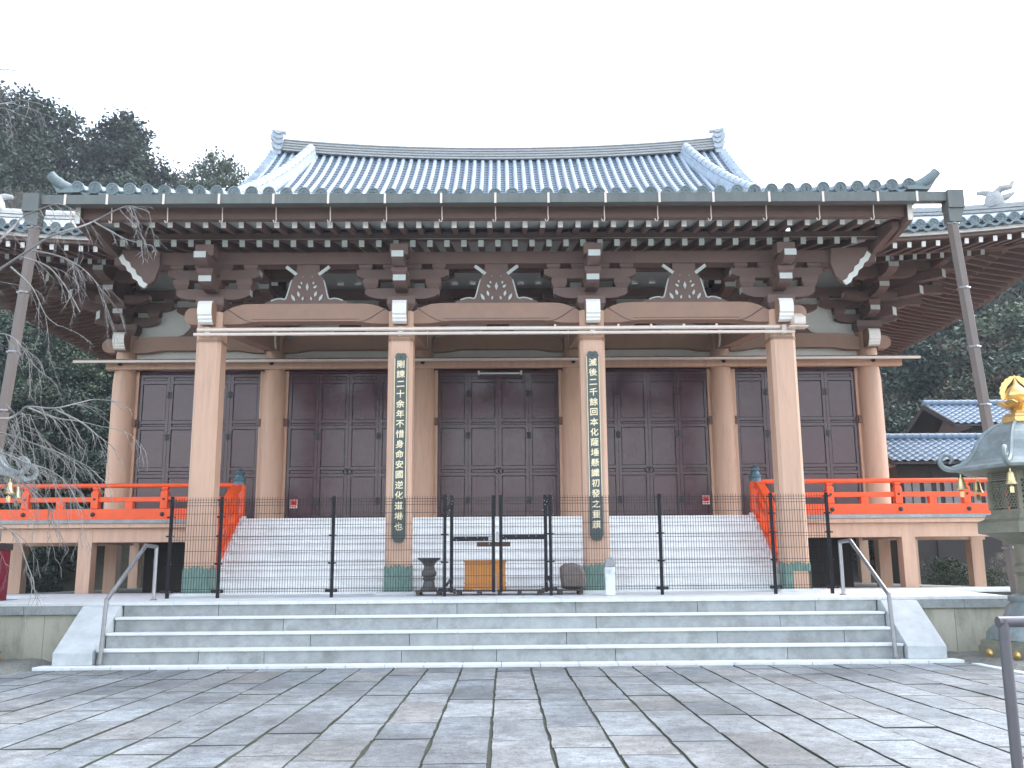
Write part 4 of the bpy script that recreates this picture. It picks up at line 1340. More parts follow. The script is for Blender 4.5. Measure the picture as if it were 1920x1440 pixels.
# ------------------------------------------------------------------ lettered boards on the two middle pillars
def lettered_board(x, text, z_top, z_bot, label):
    b = empty('hanging_inscription_board', (x, 20.0, z_bot), label, 'sign board', 'inscription boards')
    hw = .138
    zt, zb = z_top, z_bot
    pts = [(x-hw*.72, zb+.02), (x-hw*.5, zb), (x-hw*.2, zb+.012), (x, zb-.012), (x+hw*.2, zb+.012), (x+hw*.5, zb), (x+hw*.72, zb+.02), (x+hw*.78, zb+.06), (x+hw, zb+.10),
           (x+hw, zt-.10), (x+hw*.80, zt-.06), (x+hw*.75, zt-.02), (x+hw*.45, zt), (x, zt-.012), (x-hw*.45, zt), (x-hw*.75, zt-.02), (x-hw*.80, zt-.06), (x-hw, zt-.10), (x-hw, zb+.10), (x-hw*.78, zb+.06)]
    MB().prism(pts, 'y', 19.985, 20.02).build('board', 'boardgreen', b, bevel=.004)
    for s in (-1, 1):
        MB().box(x+s*hw*.93-.007, x+s*hw*.93+.007, 19.978, 19.986, zb+.9, zt-.11).build('gilt_edge', 'giltletter', b)
    MB().lathe([(.018, 0), (.016, -.012)], (x, 19.985, zt-.09), 8, ax='y').build('nail', 'blackiron', b)
    for q in (.35, .65):
        MB().box(x-.05, x+.05, 20.02, 20.036, lerp(zb, zt, q)-.05, lerp(zb, zt, q)+.05).build('wall_spacer', 'blackiron', b)
    n = len(text)
    pitch = (z_top-.245-(z_bot+.32))/(n-1)
    dg = None
    for i, ch in enumerate(text):
        cu = bpy.data.curves.new('character', 'FONT')
        cu.body = ch
        cu.size = .172
        cu.extrude = .004
        cu.align_x = 'CENTER'; cu.align_y = 'CENTER'
        cu.resolution_u = 2
        to = bpy.data.objects.new('tmp', cu)
        COL.objects.link(to)
        bpy.context.view_layer.update()
        me = bpy.data.meshes.new_from_object(to.evaluated_get(bpy.context.evaluated_depsgraph_get()))
        COL.objects.unlink(to); bpy.data.objects.remove(to)
        zc = z_top-.245-i*pitch
        vx = [v.co.copy() for v in me.vertices]
        cx_ = (min(v.x for v in vx)+max(v.x for v in vx))/2; cy_ = (min(v.y for v in vx)+max(v.y for v in vx))/2
        pf = [tuple(p.vertices) for p in me.polygons]
        bpy.data.meshes.remove(me)
        mbc = MB()                                # brush weight: a few strokes laid side by side
        for q_, (dx_, dz_) in enumerate(((0, 0), (.0035, .002), (-.0035, -.002), (.001, -.004), (-.001, .004))):
            mbc.add([((v.x-cx_)*1.02+dx_, -v.z-.0006*q_, (v.y-cy_)+(v.x-cx_)*.06+dz_) for v in vx], pf)
        me = mbc.mesh('character', ['giltletter'], fix=False)
        o = bpy.data.objects.new('character', me); COL.objects.link(o)
        o.parent = b; o.location = Vector((x, 19.981, zc))-b.location
lettered_board(-2.03, '剛諫二十余年不惜身命安國逆化道場也', 6.11, 2.14, 'tall dark green board with gilt characters on the second porch pillar from the left')
lettered_board(2.04, '滅後二千餘回本化薩埵懸讖初發之靈蹟', 6.13, 2.15, 'tall dark green board with gilt characters on the third porch pillar from the left')

# stickers on the doors
for x, z, lb in ((-5.47, 3.34, 'small red and white sticker on the dark door left of the stairs'), (5.54, 3.37, 'small red and white sticker on the dark door right of the stairs')):
    e = empty('door_sticker', (x, 25.85, z), lb, 'sticker', 'door stickers')
    MB().box(x-.10, x+.10, 25.848, 25.853, z-.115, z+.115).build('backing', 'white', e)
    MB().box(x-.085, x+.085, 25.844, 25.847, z-.035, z+.10).build('red_field', 'red', e)
    mb = MB()
    mb.prism([(x-.05, z-.01), (x+.05, z-.01), (x+.03, z+.03), (x, z+.05), (x-.03, z+.03)], 'y', 25.8415, 25.8435)
    mb.build('emblem', 'darkred', e)
    mb = MB()
    for k in range(5):
        mb.box(x-.075+k*.031, x-.052+k*.031, 25.844, 25.847, z-.095, z-.055)
    mb.build('print_line', 'red', e)

# ------------------------------------------------------------------ mesh fence and double gate
FY = 19.0
FZ0, FZ1 = 1.10, 3.0
def mesh_panel(x0, x1, z0, z1, name, parent, y=FY-.01):
    mb = MB()
    wv, wh = .0034, .0040
    n = int((x1-x0)/.05)
    zz = [z0+.03, z0+.08, z0+.30, z0+.52, z0+.58, z0+.80, z0+1.02, z0+1.08, z0+1.30, z0+1.52, z1-.16, z1-.10, z1-.05]
    for k in range(n+1):
        x = lerp(x0, x1, k/n)
        mb.add([(x-wv, y-wv, z0), (x+wv, y-wv, z0), (x+wv, y+wv, z0), (x-wv, y+wv, z0), (x-wv, y-wv, z1), (x+wv, y-wv, z1), (x+wv, y+wv, z1), (x-wv, y+wv, z1)],
               [(0, 1, 5, 4), (1, 2, 6, 5), (2, 3, 7, 6), (3, 0, 4, 7)])
    for z in zz:
        if z > z1: continue
        yy = y-.008
        mb.box(x0, x1, yy-wh, yy+wh, z-wh, z+wh)
    o = mb.build(name, 'wire', parent, fix=False)
    o['kind'] = 'stuff'
    return o
def fence_post(x, parent, z1=FZ1+.02, y=FY+.03):
    o = MB().box(x-.03, x+.03, y-.03, y+.03, 1.05, z1).build('post', 'fence', parent, bevel=.006)
    for z in (1.20, 1.72, 2.25, 2.62, 2.95):
        MB().box(x-.075, x+.075, y-.045, y-.031, z-.016, z+.016).build('clip', 'fence', o)
        MB().lathe([(.009, 0), (.007, -.008)], (x+.055, y-.045, z), 6, ax='y').build('bolt', 'steel', o)
    MB().box(x-.12, x+.12, y-.047, y-.033, 1.17, 1.23).build('clip', 'fence', o)
    return o
def fence_run(xs_, label):
    f = empty('mesh_fence', (sum(xs_)/len(xs_), FY, 1.06), label, 'fence', 'mesh fences')
    for x in xs_:
        fence_post(x, f)
    for a, b in zip(xs_[:-1], xs_[1:]):
        mesh_panel(a+.04, b-.04, FZ0+.06, FZ1, 'wire_mesh', f)
fence_run([-6.36, -5.39, -3.20, -1.02], 'black wire mesh fence left of the gate in front of the stairs')
fence_run([1.04, 3.19, 5.39, 6.49], 'black wire mesh fence right of the gate in front of the stairs')
gate = empty('double_gate', (0, FY, 1.06), 'black wire mesh double gate with a lock between the two fences', 'gate')
for (a, b) in ((-.89, -.07), (.07, .95)):
    gl = MB().box(a-.03, a+.03, FY-.01, FY+.05, 1.14, FZ1+.01).build('gate_leaf', 'fence', gate, bevel=.005)
    MB().box(b-.03, b+.03, FY-.01, FY+.05, 1.14, FZ1+.01).build('stile', 'fence', gl, bevel=.005)
    mesh_panel(a+.035, b-.035, 1.16, FZ1, 'wire_mesh', gl, FY+.0)
    zc = 2.165 if a < 0 else 2.19
    MB().box(a+.03, b-.03, FY-.03, FY-.012, zc-.045, zc+.045).build('lock_rail', 'fence', gl)
    for u in (.06, .12, .34, .62, .78):
        MB().lathe([(.010, 0), (.008, -.008)], (lerp(a, b, u), FY-.03, zc+rnd.choice((-.02, .02))), 6, ax='y').build('bolt', 'steel', gl)
    ex = a if a < 0 else b
    for z in (1.35, 2.80):
        MB().beam((ex-.10*(1 if a < 0 else -1), FY-.04, z-.08), (ex+.03, FY-.04, z+.10), .012, .05).build('hinge', 'fence', gl)
        for q in range(4):
            MB().lathe([(.010, 0), (.008, -.01)], (ex+rnd.uniform(-.07, .03), FY-.05, z+rnd.uniform(-.09, .1)), 6, ax='y').build('bolt', 'steel', gl)
    MB().lathe([(.05, -.03), (.05, .03)], (lerp(a, b, .08 if a < 0 else .92), FY-.05, 1.17), 12, ax='x').build('wheel', 'blackiron', gl, smooth=True)
MB().box(-.02, .03, FY-.06, FY-.04, 2.12, 2.30).build('lock_plate', 'steel', gate)
pl = MB().box(-.17, -.10, FY-.055, FY-.04, 2.13, 2.20)
pl.tube([(-.15, FY-.05, 2.14), (-.15, FY-.05, 2.05)], .008, 6)
pl.build('padlock', 'steel', gate)
MB().tube([(-.02, FY-.05, 1.5), (-.02, FY-.05, 1.06)], .009, 6).build('drop_bolt', 'steel', gate)

# ------------------------------------------------------------------ things standing behind the gate
pal = empty('low_wooden_pallet', (0.03, 19.6, 1.08), 'low dark wooden slat platform lying behind the gate', 'pallet')
for k in range(3):
    MB().box(-1.62, 1.68, 19.32+k*.24, 19.50+k*.24, 1.150, 1.175).build('slat', 'palletwood', pal)
for k in range(9):
    MB().box(-1.60+k*.40, -1.52+k*.40, 19.33, 19.98, 1.09, 1.148).build('runner', 'palletwood', pal)
va = MB().lathe([(.17, 1.178), (.17, 1.21), (.13, 1.24), (.115, 1.30), (.10, 1.36), (.125, 1.39), (.13, 1.41), (.11, 1.43), (.145, 1.47), (.155, 1.51), (.14, 1.55), (.105, 1.59), (.11, 1.61), (.10, 1.64), (.12, 1.69), (.17, 1.75), (.225, 1.79), (.235, 1.80), (.235, 1.815), (.20, 1.80)], (-1.37, 19.65, 0), 28)
tag(va.build('flower_vase', 'vase', smooth=True), 'dark bronze flower vase with flaring rim on the slat platform', 'vase')
bx = empty('offertory_box', (-.25, 19.6, 1.178), 'orange brown wooden box standing behind the gate', 'box')
MB().box(-.65, .16, 19.45, 19.85, 1.20, 1.74).build('body', 'ochrewood', bx, bevel=.008)
MB().box(-.67, .18, 19.43, 19.87, 1.72, 1.76).build('lid', 'ochrewood', bx, bevel=.006)
MB().box(-.665, .175, 19.435, 19.865, 1.30, 1.325).build('moulding', 'ochrewood', bx)
pts = [(-.67, 1.178), (-.52, 1.178), (-.47, 1.20), (-.40, 1.205), (-.33, 1.19), (-.16, 1.19), (-.09, 1.205), (-.02, 1.20), (.03, 1.178), (.18, 1.178), (.18, 1.245), (-.67, 1.245)]
MB().prism(pts, 'y', 19.44, 19.86).build('scalloped_foot', 'ochrewood', bx)
pq = empty('wooden_plaque', (-.07, 19.25, 2.02), 'narrow brown wooden plaque hung behind the gate lock', 'plaque')
MB().box(-.40, .26, 19.24, 19.27, 2.02, 2.11).build('board', 'plaquewood', pq, bevel=.004)
for x in (-.3, .16):
    MB().tube([(x, 19.23, 2.10), (x, 19.05, 2.19)], .006, 5).build('hanging_wire', 'steel', pq)
rs = MB()
R = [(1.30, 1.30), (1.50, 1.285), (1.75, 1.30), (1.79, 1.45), (1.77, 1.62), (1.69, 1.76), (1.50, 1.81), (1.34, 1.79), (1.255, 1.72), (1.26, 1.55)]
R = [(a, b-.13) for a, b in R]
n = len(R)
vs = [(a, 19.78+rnd.uniform(-.02, .02), b) for a, b in R]+[(lerp(a, 1.52, .18), 19.70, lerp(b, 1.42, .18)) for a, b in R]+[(a, 19.95, b) for a, b in R]
fs = [tuple(range(2*n-1, n-1, -1))]+[(i, (i+1) % n, n+(i+1) % n, n+i) for i in range(n)]+[(i, (i+1) % n, 2*n+(i+1) % n, 2*n+i) for i in range(n)]+[tuple(range(2*n, 3*n))]
rs.add(vs, fs)
rs.v = [(a, b, c+.02) for a, b, c in rs.v]
tag(rs.build('flat_standing_stone', 'rock', smooth=True, bevel=.02), 'brown grey flat stone set upright beside the third porch pillar', 'stone')
mk = empty('stone_marker_post', (2.165, 18.85, 1.06), 'short white stone marker with dark rounded head before the right fence', 'marker post')
MB().prism([(2.075, 1.07), (2.255, 1.07), (2.262, 1.60), (2.068, 1.60)], 'y', 18.78, 18.92).build('shaft', 'marker', mk, bevel=.012)
pr = [(2.068, 1.602), (2.262, 1.602), (2.258, 1.70)]+[(2.165+.092*math.cos(t), 1.70+.095*math.sin(t)) for t in [k*math.pi/8 for k in range(1, 8)]]+[(2.072, 1.70)]
MB().prism(pr, 'y', 18.78, 18.92).build('weathered_head', 'markerhead', mk, bevel=.02)

# ------------------------------------------------------------------ handrails
def handrail(s, label):
    h = empty('stair_handrail', (s*6.6, 16.66, .05), label, 'handrail', 'step handrails')
    ox = 0.0 if s < 0 else .09
    X = lambda a: s*a+ox
    pts = [(X(6.60), 16.66, .05), (X(6.56), 16.66, 1.13), (X(6.50), 18.15, 2.06), (X(6.42), 18.48, 2.04), (X(6.42), 18.48, 1.05)]
    MB().tube([pts[0], pts[1]], .036, 10).build('post', 'steel', h, smooth=True)
    MB().tube([(pts[1][0], pts[1][1], pts[1][2]-.02), pts[2]], .038, 10).build('rail', 'steel', h, smooth=True)
    MB().tube([pts[2], pts[3]], .036, 10).build('rail', 'steel', h, smooth=True)
    MB().tube([(pts[3][0], pts[3][1], pts[3][2]+.02), pts[4]], .036, 10).build('post', 'steel', h, smooth=True)
    for p in (pts[0], pts[4]):
        MB().lathe([(.075, p[2]), (.075, p[2]+.012), (.04, p[2]+.03)], (p[0], p[1], 0), 14).build('foot_flange', 'steel', h, smooth=True)
handrail(-1, 'bent grey steel handrail at the left end of the granite steps')
handrail(1, 'bent grey steel handrail at the right end of the granite steps')
fr = empty('foreground_handrail', (2.87, 5.4, -.05), 'dark grey tubular handrail close up at the right edge', 'handrail')
MB().tube([(2.865, 5.4, -.05), (2.865, 5.4, 1.27)], .030, 12).build('post', 'darksteel', fr, smooth=True)
MB().tube([(2.835, 5.4, 1.255), (3.9, 5.45, 1.255)], .030, 12).build('rail', 'darksteel', fr, smooth=True)
MB().tube([(3.9, 5.45, 1.255), (3.9, 5.45, -.05)], .030, 12).build('post', 'darksteel', fr, smooth=True)

# ------------------------------------------------------------------ bronze lanterns
def lantern(cx, cy, label):
    ln = empty('bronze_lantern', (cx, cy, .05), label, 'lantern', 'bronze lanterns')
    R0 = math.pi/6
    HR = math.radians(-10)
    H = lambda prof, name, mt, par=ln, rot=HR, n=6, **k: MB().lathe(prof, (cx, cy, 0), n, rot=rot).build(name, mt, par, **k)
    b = H([(1.04, -.02), (1.04, .24), (1.0, .26), (1.0, .33), (.94, .35)], 'base_block', 'olivebronze', bevel=.01)
    for k in range(6):
        a = k*math.pi/3+R0+HR
        rr = 1.04*math.cos(R0)+.004
        for q in (-.28, .28):
            px = cx+rr*math.cos(a)-q*math.sin(a); py = cy+rr*math.sin(a)+q*math.cos(a)
            mb = MB().lathe([(.075, 0), (.072, .010), (.045, .014), (.035, .022), (.015, .024)], (0, 0, 0), 12, ax='x')
            mb.v = [(u*math.cos(a)-v*math.sin(a), u*math.sin(a)+v*math.cos(a), z) for u, v, z in mb.v]
            mb.v = [(px+u, py+v, .13+z) for u, v, z in mb.v]
            mb.build('gilt_boss', 'gold', b, smooth=True)
    H([(.86, .35), (.86, .44), (.80, .52), (.66, .62), (.56, .74), (.50, .90), (.44, .96), (.47, 1.0), (.47, 1.06), (.34, 1.10)], 'lotus_base', 'bronze', n=24, smooth=True)
    H([(.30, 1.08), (.28, 1.4), (.33, 1.46), (.33, 1.56), (.28, 1.62), (.30, 1.95)], 'shaft', 'olivebronze', n=16, smooth=True)
    H([(.34, 1.93), (.55, 2.02), (.74, 2.10), (.86, 2.12), (.86, 2.30), (.82, 2.33), (.74, 2.36), (.70, 2.44)], 'lamp_table', 'olivebronze')
    fb = H([(.62, 2.44), (.62, 2.52)], 'firebox', 'olivebronze')
    H([(.62, 3.02), (.62, 3.18)], 'firebox_head', 'olivebronze', fb)
    H([(.30, 2.5), (.30, 3.05)], 'lamp_core', 'dark', fb)
    for k in range(6):
        a = k*math.pi/3+HR
        px, py = cx+.60*math.cos(a), cy+.60*math.sin(a)
        MB().beam((px, py, 2.52), (px, py, 3.02), .07, .07).build('corner_post', 'olivebronze', fb)
        a2 = (k+1)*math.pi/3+HR
        p0 = Vector((px, py, 0)); p1 = Vector((cx+.60*math.cos(a2), cy+.60*math.sin(a2), 0))
        mb = MB()
        N = 9
        for q in range(-5, N):
            for sg in (1, -1):
                u0, u1 = q/N, (q+5)/N
                z0_, z1_ = 2.54, 3.0
                if u0 < 0: z0_ += (0-u0)/(5/N)*.46; u0 = 0
                if u1 > 1: z1_ -= (u1-1)/(5/N)*.46; u1 = 1
                if u1 <= u0: continue
                A, B = (u0, u1) if sg > 0 else (1-u0, 1-u1)
                pa = p0.lerp(p1, .06+.88*A); pb = p0.lerp(p1, .06+.88*B)
                mb.beam((pa.x, pa.y, z0_), (pb.x, pb.y, z1_), .012, .016)
        mb.build('lattice_panel', 'olivebronze', fb)
        # pierced head band: short bars
        mb = MB()
        for q in range(4):
            z = 3.05+q*.032
            pa, pb = p0.lerp(p1, .15), p0.lerp(p1, .85)
            mb.beam((pa.x, pa.y, z), (pb.x, pb.y, z), .05, .010)
        mb.build('pierced_band', 'dark', fb)
    # six sided bell shaped roof: concave ribs
    prof = [(1.16, 3.20), (1.17, 3.25), (1.02, 3.30), (.90, 3.38), (.80, 3.52), (.72, 3.68), (.60, 3.84), (.44, 3.96), (.30, 4.02), (.24, 4.04)]
    rf = H(prof, 'roof', 'bronze')
    H([(.60, 3.17), (1.10, 3.205)], 'roof_underside', 'olivebronze', rf)
    for k in range(6):
        a = k*math.pi/3+HR
        ca, sa = math.cos(a), math.sin(a)
        def pt(r, z): return (cx+r*ca, cy+r*sa, z)
        MB().tube([pt(r+.01, z+.012) for r, z in reversed(prof[1:])], [.028, .03, .032, .035, .038, .04, .042, .044, .046], 6).build('roof_rib', 'bronze', rf, smooth=True)
        sp_ = [pt(1.12, 3.24), pt(1.24, 3.25)]
        for q in range(15):
            t = -math.pi/2+q*.42
            rr = .155-.0075*q
            sp_.append(pt(1.25+rr*math.cos(t)+.01*q*0, 3.41+rr*math.sin(t)))
        MB().tube(sp_, [.05]*2+[.052-.002*q for q in range(15)], 7).build('corner_scroll', 'bronze', rf, smooth=True)
        # wind bell under the corner
        bz = 3.16
        bp_ = pt(1.06, 0)
        wb = MB().lathe([(.012, bz), (.012, bz-.05), (.04, bz-.06), (.055, bz-.09), (.058, bz-.14), (.068, bz-.16), (.068, bz-.20), (.085, bz-.23), (.10, bz-.26), (.092, bz-.262)], (bp_[0], bp_[1], 0), 14).build('wind_bell', 'brass', rf, smooth=True)
        MB().box(bp_[0]-.035, bp_[0]+.035, bp_[1]-.004, bp_[1]+.004, bz-.40, bz-.30).build('wind_plate', 'brass', wb)
        MB().tube([(bp_[0], bp_[1], bz-.2), (bp_[0], bp_[1], bz-.31)], .005, 5).build('clapper_wire', 'brass', wb)
    gd = H([(.27, 4.03), (.29, 4.05), (.29, 4.13), (.24, 4.15), (.22, 4.20), (.12, 4.23), (.10, 4.30)], 'gilt_finial', 'gold')
    mb = MB()
    mb.lathe([(.10, 4.25), (.13, 4.28), (.19, 4.33), (.24, 4.40), (.25, 4.42), (.18, 4.42)], (cx, cy, 0), 20)
    mb.build('lotus_cup', 'gold', gd, smooth=True)
    for k in range(8):
        a = k*math.pi/4
        ca, sa = math.cos(a), math.sin(a)
        mb = MB()
        q = []
        for r, z, wq in ((.12, 4.29, .05), (.20, 4.33, .09), (.28, 4.38, .09), (.33, 4.43, .03)):
            q += [(cx+r*ca-wq*sa, cy+r*sa+wq*ca, z), (cx+r*ca+wq*sa, cy+r*sa-wq*ca, z)]
        mb.add(q, [(0, 1, 3, 2), (2, 3, 5, 4), (4, 5, 7, 6)])
        o = mb.build('lotus_petal', 'gold', gd)
        sm = o.modifiers.new('solid', 'SOLIDIFY'); sm.thickness = .012
    MB().lathe([(.10, 4.41), (.15, 4.44), (.185, 4.50), (.19, 4.56), (.17, 4.62), (.11, 4.68), (.05, 4.74), (.02, 4.82), (.01, 4.87)], (cx, cy, 0), 22).build('jewel', 'gold', gd, smooth=True)
    # flame halo: toothed plates on three sides of the jewel
    for k in range(3):
        a = math.radians((172, 62, -18)[k])
        mb = MB()
        out = []
        for q in range(14):
            t = q/13
            ang = lerp(-.55, math.pi/2+.05, t)
            rr = lerp(.27, .30, t)+(.018 if q % 2 else 0)
            out.append((rr*math.cos(ang)*(1-.15*t), 4.60+rr*math.sin(ang)*.95))
        inn = [(.05, 4.80), (.14, 4.70), (.19, 4.60), (.15, 4.50)]
        P2 = out+inn
        nn = len(P2)
        vs = []
        for th in (-.012, .012):
            for r, z in P2:
                vs.append((cx+r*math.cos(a)-th*math.sin(a), cy+r*math.sin(a)+th*math.cos(a), z))
        mb.add(vs, [tuple(range(nn)), tuple(range(2*nn-1, nn-1, -1))]+[(i, (i+1) % nn, nn+(i+1) % nn, nn+i) for i in range(nn)])
        mb.build('flame_plate', 'gold', gd)
    return ln
lantern(9.24, 16.75, 'tall bronze lantern with golden flame finial at the right edge')
lantern(-9.36, 16.75, 'tall bronze lantern at the left edge behind the bare branches')

# ------------------------------------------------------------------ bare weeping cherry at the left edge
LIMBS = [[[-7.78, 13.8, 5.68], [-7.34, 13.79, 6.0], [-6.74, 13.5, 6.23], [-6.37, 13.35, 6.38], [-6.1, 13.57, 6.58], [-5.99, 13.83, 6.78], [-5.72, 13.76, 6.89], [-5.4, 13.45, 6.84], [-5.17, 13.37, 6.79], [-5.11, 13.62, 6.82]], [[-6.01, 13.8, 6.75], [-5.72, 13.79, 6.58], [-5.35, 13.5, 6.35], [-4.94, 13.35, 6.21]], [[-7.83, 13.86, 5.9], [-7.36, 13.76, 6.45], [-7.35, 14.02, 6.71], [-7.29, 14.24, 7.01], [-6.98, 14.11, 7.07], [-6.56, 13.82, 7.04], [-6.26, 13.79, 6.9]], [[-7.11, 12.96, 3.59], [-6.74, 13.07, 3.64], [-6.76, 13.37, 3.7], [-6.65, 13.42, 3.79], [-6.42, 13.15, 3.82], [-5.97, 12.95, 3.76], [-5.76, 13.12, 3.85], [-5.64, 13.41, 3.96], [-5.41, 13.39, 3.94]], [[-6.01, 13.03, 3.77], [-5.52, 12.77, 3.55], [-5.29, 12.85, 3.36], [-5.24, 13.15, 3.28]], [[-6.49, 13.29, 3.83], [-6.23, 13.59, 3.73], [-5.89, 13.61, 3.68], [-5.46, 13.32, 3.56]], [[-7.68, 13.98, 3.67], [-6.93, 13.68, 3.51], [-6.52, 13.56, 3.37], [-6.32, 13.79, 3.29], [-6.19, 14.04, 3.22], [-5.87, 13.94, 3.07], [-5.54, 13.63, 2.86]], [[-8.17, 13.97, 8.66], [-7.83, 14.24, 8.89], [-7.74, 14.45, 9.04], [-7.49, 14.29, 8.98], [-7.03, 14.0, 8.75]], [[-8.45, 14.47, 8.82], [-8.05, 14.65, 9.03], [-7.69, 14.47, 8.85], [-7.28, 14.19, 8.61]], [[-7.16, 13.29, 2.25], [-6.88, 13.59, 2.22], [-6.65, 13.61, 2.07], [-6.38, 13.32, 1.81], [-6.15, 13.15, 1.49]], [[-6.98, 13.98, 6.36], [-6.43, 13.68, 6.17], [-6.04, 13.56, 5.96], [-5.9, 13.79, 5.79], [-5.86, 14.04, 5.49]], [[-6.92, 13.56, 6.12], [-6.61, 13.75, 6.03], [-6.22, 13.57, 5.64], [-5.87, 13.29, 5.2]], [[-6.74, 12.96, 5.77], [-6.47, 13.07, 5.5], [-6.4, 13.37, 5.19], [-6.23, 13.42, 5.04]], [[-7.79, 13.95, 4.94], [-7.22, 13.75, 5.01], [-6.83, 13.48, 4.83], [-6.61, 13.53, 4.52], [-6.59, 13.83, 4.43]], [[-7.1, 13.03, 3.09], [-6.54, 12.77, 3.13], [-6.22, 12.85, 3.01], [-6.07, 13.15, 2.95], [-5.88, 13.23, 2.81], [-5.6, 12.97, 2.57]], [[-7.5, 13.8, 2.88], [-7.05, 13.79, 2.95], [-6.59, 13.5, 2.81], [-6.24, 13.35, 2.61], [-6.14, 13.57, 2.4]], [[-8.53, 14.47, 9.62], [-8.12, 14.65, 9.71], [-7.84, 14.47, 9.6], [-7.47, 14.19, 9.42]]]
tr = empty('bare_weeping_cherry', (-9.2, 13.7, -.04), 'leafless grey weeping cherry whose twigs hang in from the left edge', 'tree')
rt = random.Random(21)
mb = MB()
trunk = [(-9.2, 13.7, -.05), (-9.15, 13.75, 1.2), (-9.0, 13.7, 2.6), (-8.85, 13.8, 4.2), (-8.8, 13.9, 6.0), (-8.85, 14.1, 8.0), (-8.8, 14.3, 9.6)]
mb.tube(trunk, [.22, .18, .16, .14, .11, .08, .05], 10)
mb.build('trunk', 'bark', tr, smooth=True)
def smooth_path(P, n=4):
    P = [Vector(p) for p in P]
    out = []
    for i in range(len(P)-1):
        p0, p1, p2, p3 = P[max(0, i-1)], P[i], P[i+1], P[min(len(P)-1, i+2)]
        for k in range(n):
            t = k/n
            out.append(.5*((2*p1)+(p2-p0)*t+(2*p0-5*p1+4*p2-p3)*t*t+(3*p1-p0-3*p2+p3)*t**3))
    out.append(P[-1])
    return out
twigs = MB()
def twig(p, d, L, r, depth=0):
    pts = [Vector(p)]
    d = Vector(d).normalized()
    n = 7
    for k in range(n):
        d = (d+Vector((rt.uniform(-.18, .18), rt.uniform(-.18, .18), -.13+rt.uniform(-.16, .16)))).normalized()
        pts.append(pts[-1]+d*(L/n))
        if depth < 2 and rt.random() < (.55 if depth == 0 else .35) and L > .2:
            q = (d+Vector((rt.uniform(-.9, .9), rt.uniform(-.9, .9), rt.uniform(-.7, .4)))).normalized()
            twig(pts[-1], q, L*rt.uniform(.25, .5), r*.65, depth+1)
    twigs.tube(pts, [r*(1-.65*k/n) for k in range(n+1)], 5, cap=False)
for li, P in enumerate(LIMBS):
    sp_ = smooth_path(P)
    n = len(sp_)
    j = min(range(len(trunk)), key=lambda k: abs(trunk[k][2]-(P[0][2]-.3)))
    r0 = .024 if li in (0, 2, 3) else .015
    if P[0][0] < -7.0:
        a = Vector(trunk[j]); b = sp_[0]
        pts = [a, a.lerp(b, .4)+Vector((0, 0, .12)), a.lerp(b, .75)+Vector((0, 0, .08))]+sp_
    else:
        pts = sp_
    lb = MB()
    m_ = len(pts)
    lb.tube(pts, [max(.006, r0*(1-.85*k/m_)) for k in range(m_)], 7)
    lb.build('limb', 'bark', tr, smooth=True)
    for k in range(1, n):
        if li in (7, 8, 16) and rt.random() < .6: continue
        if rt.random() < (.55 if li in (14, 15, 6) else .48):
            d = (sp_[k]-sp_[k-1]).normalized()+Vector((rt.uniform(-.5, .7), rt.uniform(-.6, .6), rt.uniform(-.9, .35)))
            twig(sp_[k], d, rt.uniform(.25, .85 if li not in (1, 4) else .45), .0060)
for k in range(30):         # the dense veil in front of the left lantern
    p = (rt.uniform(-7.4, -6.5), rt.uniform(12.9, 14.0), rt.uniform(2.6, 3.9))
    twig(p, (rt.uniform(.1, 1), rt.uniform(-.3, .3), rt.uniform(-.7, .1)), rt.uniform(.4, 1.0), .0052)
tw = twigs.build('twigs', 'bark', tr, fix=False)
tw['kind'] = 'stuff'

# ------------------------------------------------------------------ small red cabinet on the platform at the far left
rc = empty('red_cabinet', (-9.75, 19.2, 1.04), 'dark red metal cabinet with a black lid at the left end of the platform', 'cabinet')
MB().box(-10.25, -9.64, 19.0, 19.45, 1.05, 2.02).build('body', 'darkred', rc, bevel=.015)
MB().box(-10.28, -9.61, 18.97, 19.48, 2.02, 2.15).build('lid', 'blackiron', rc, bevel=.015)
MB().box(-9.95, -9.88, 18.985, 19.0, 1.5, 1.6).build('handle', 'steel', rc)

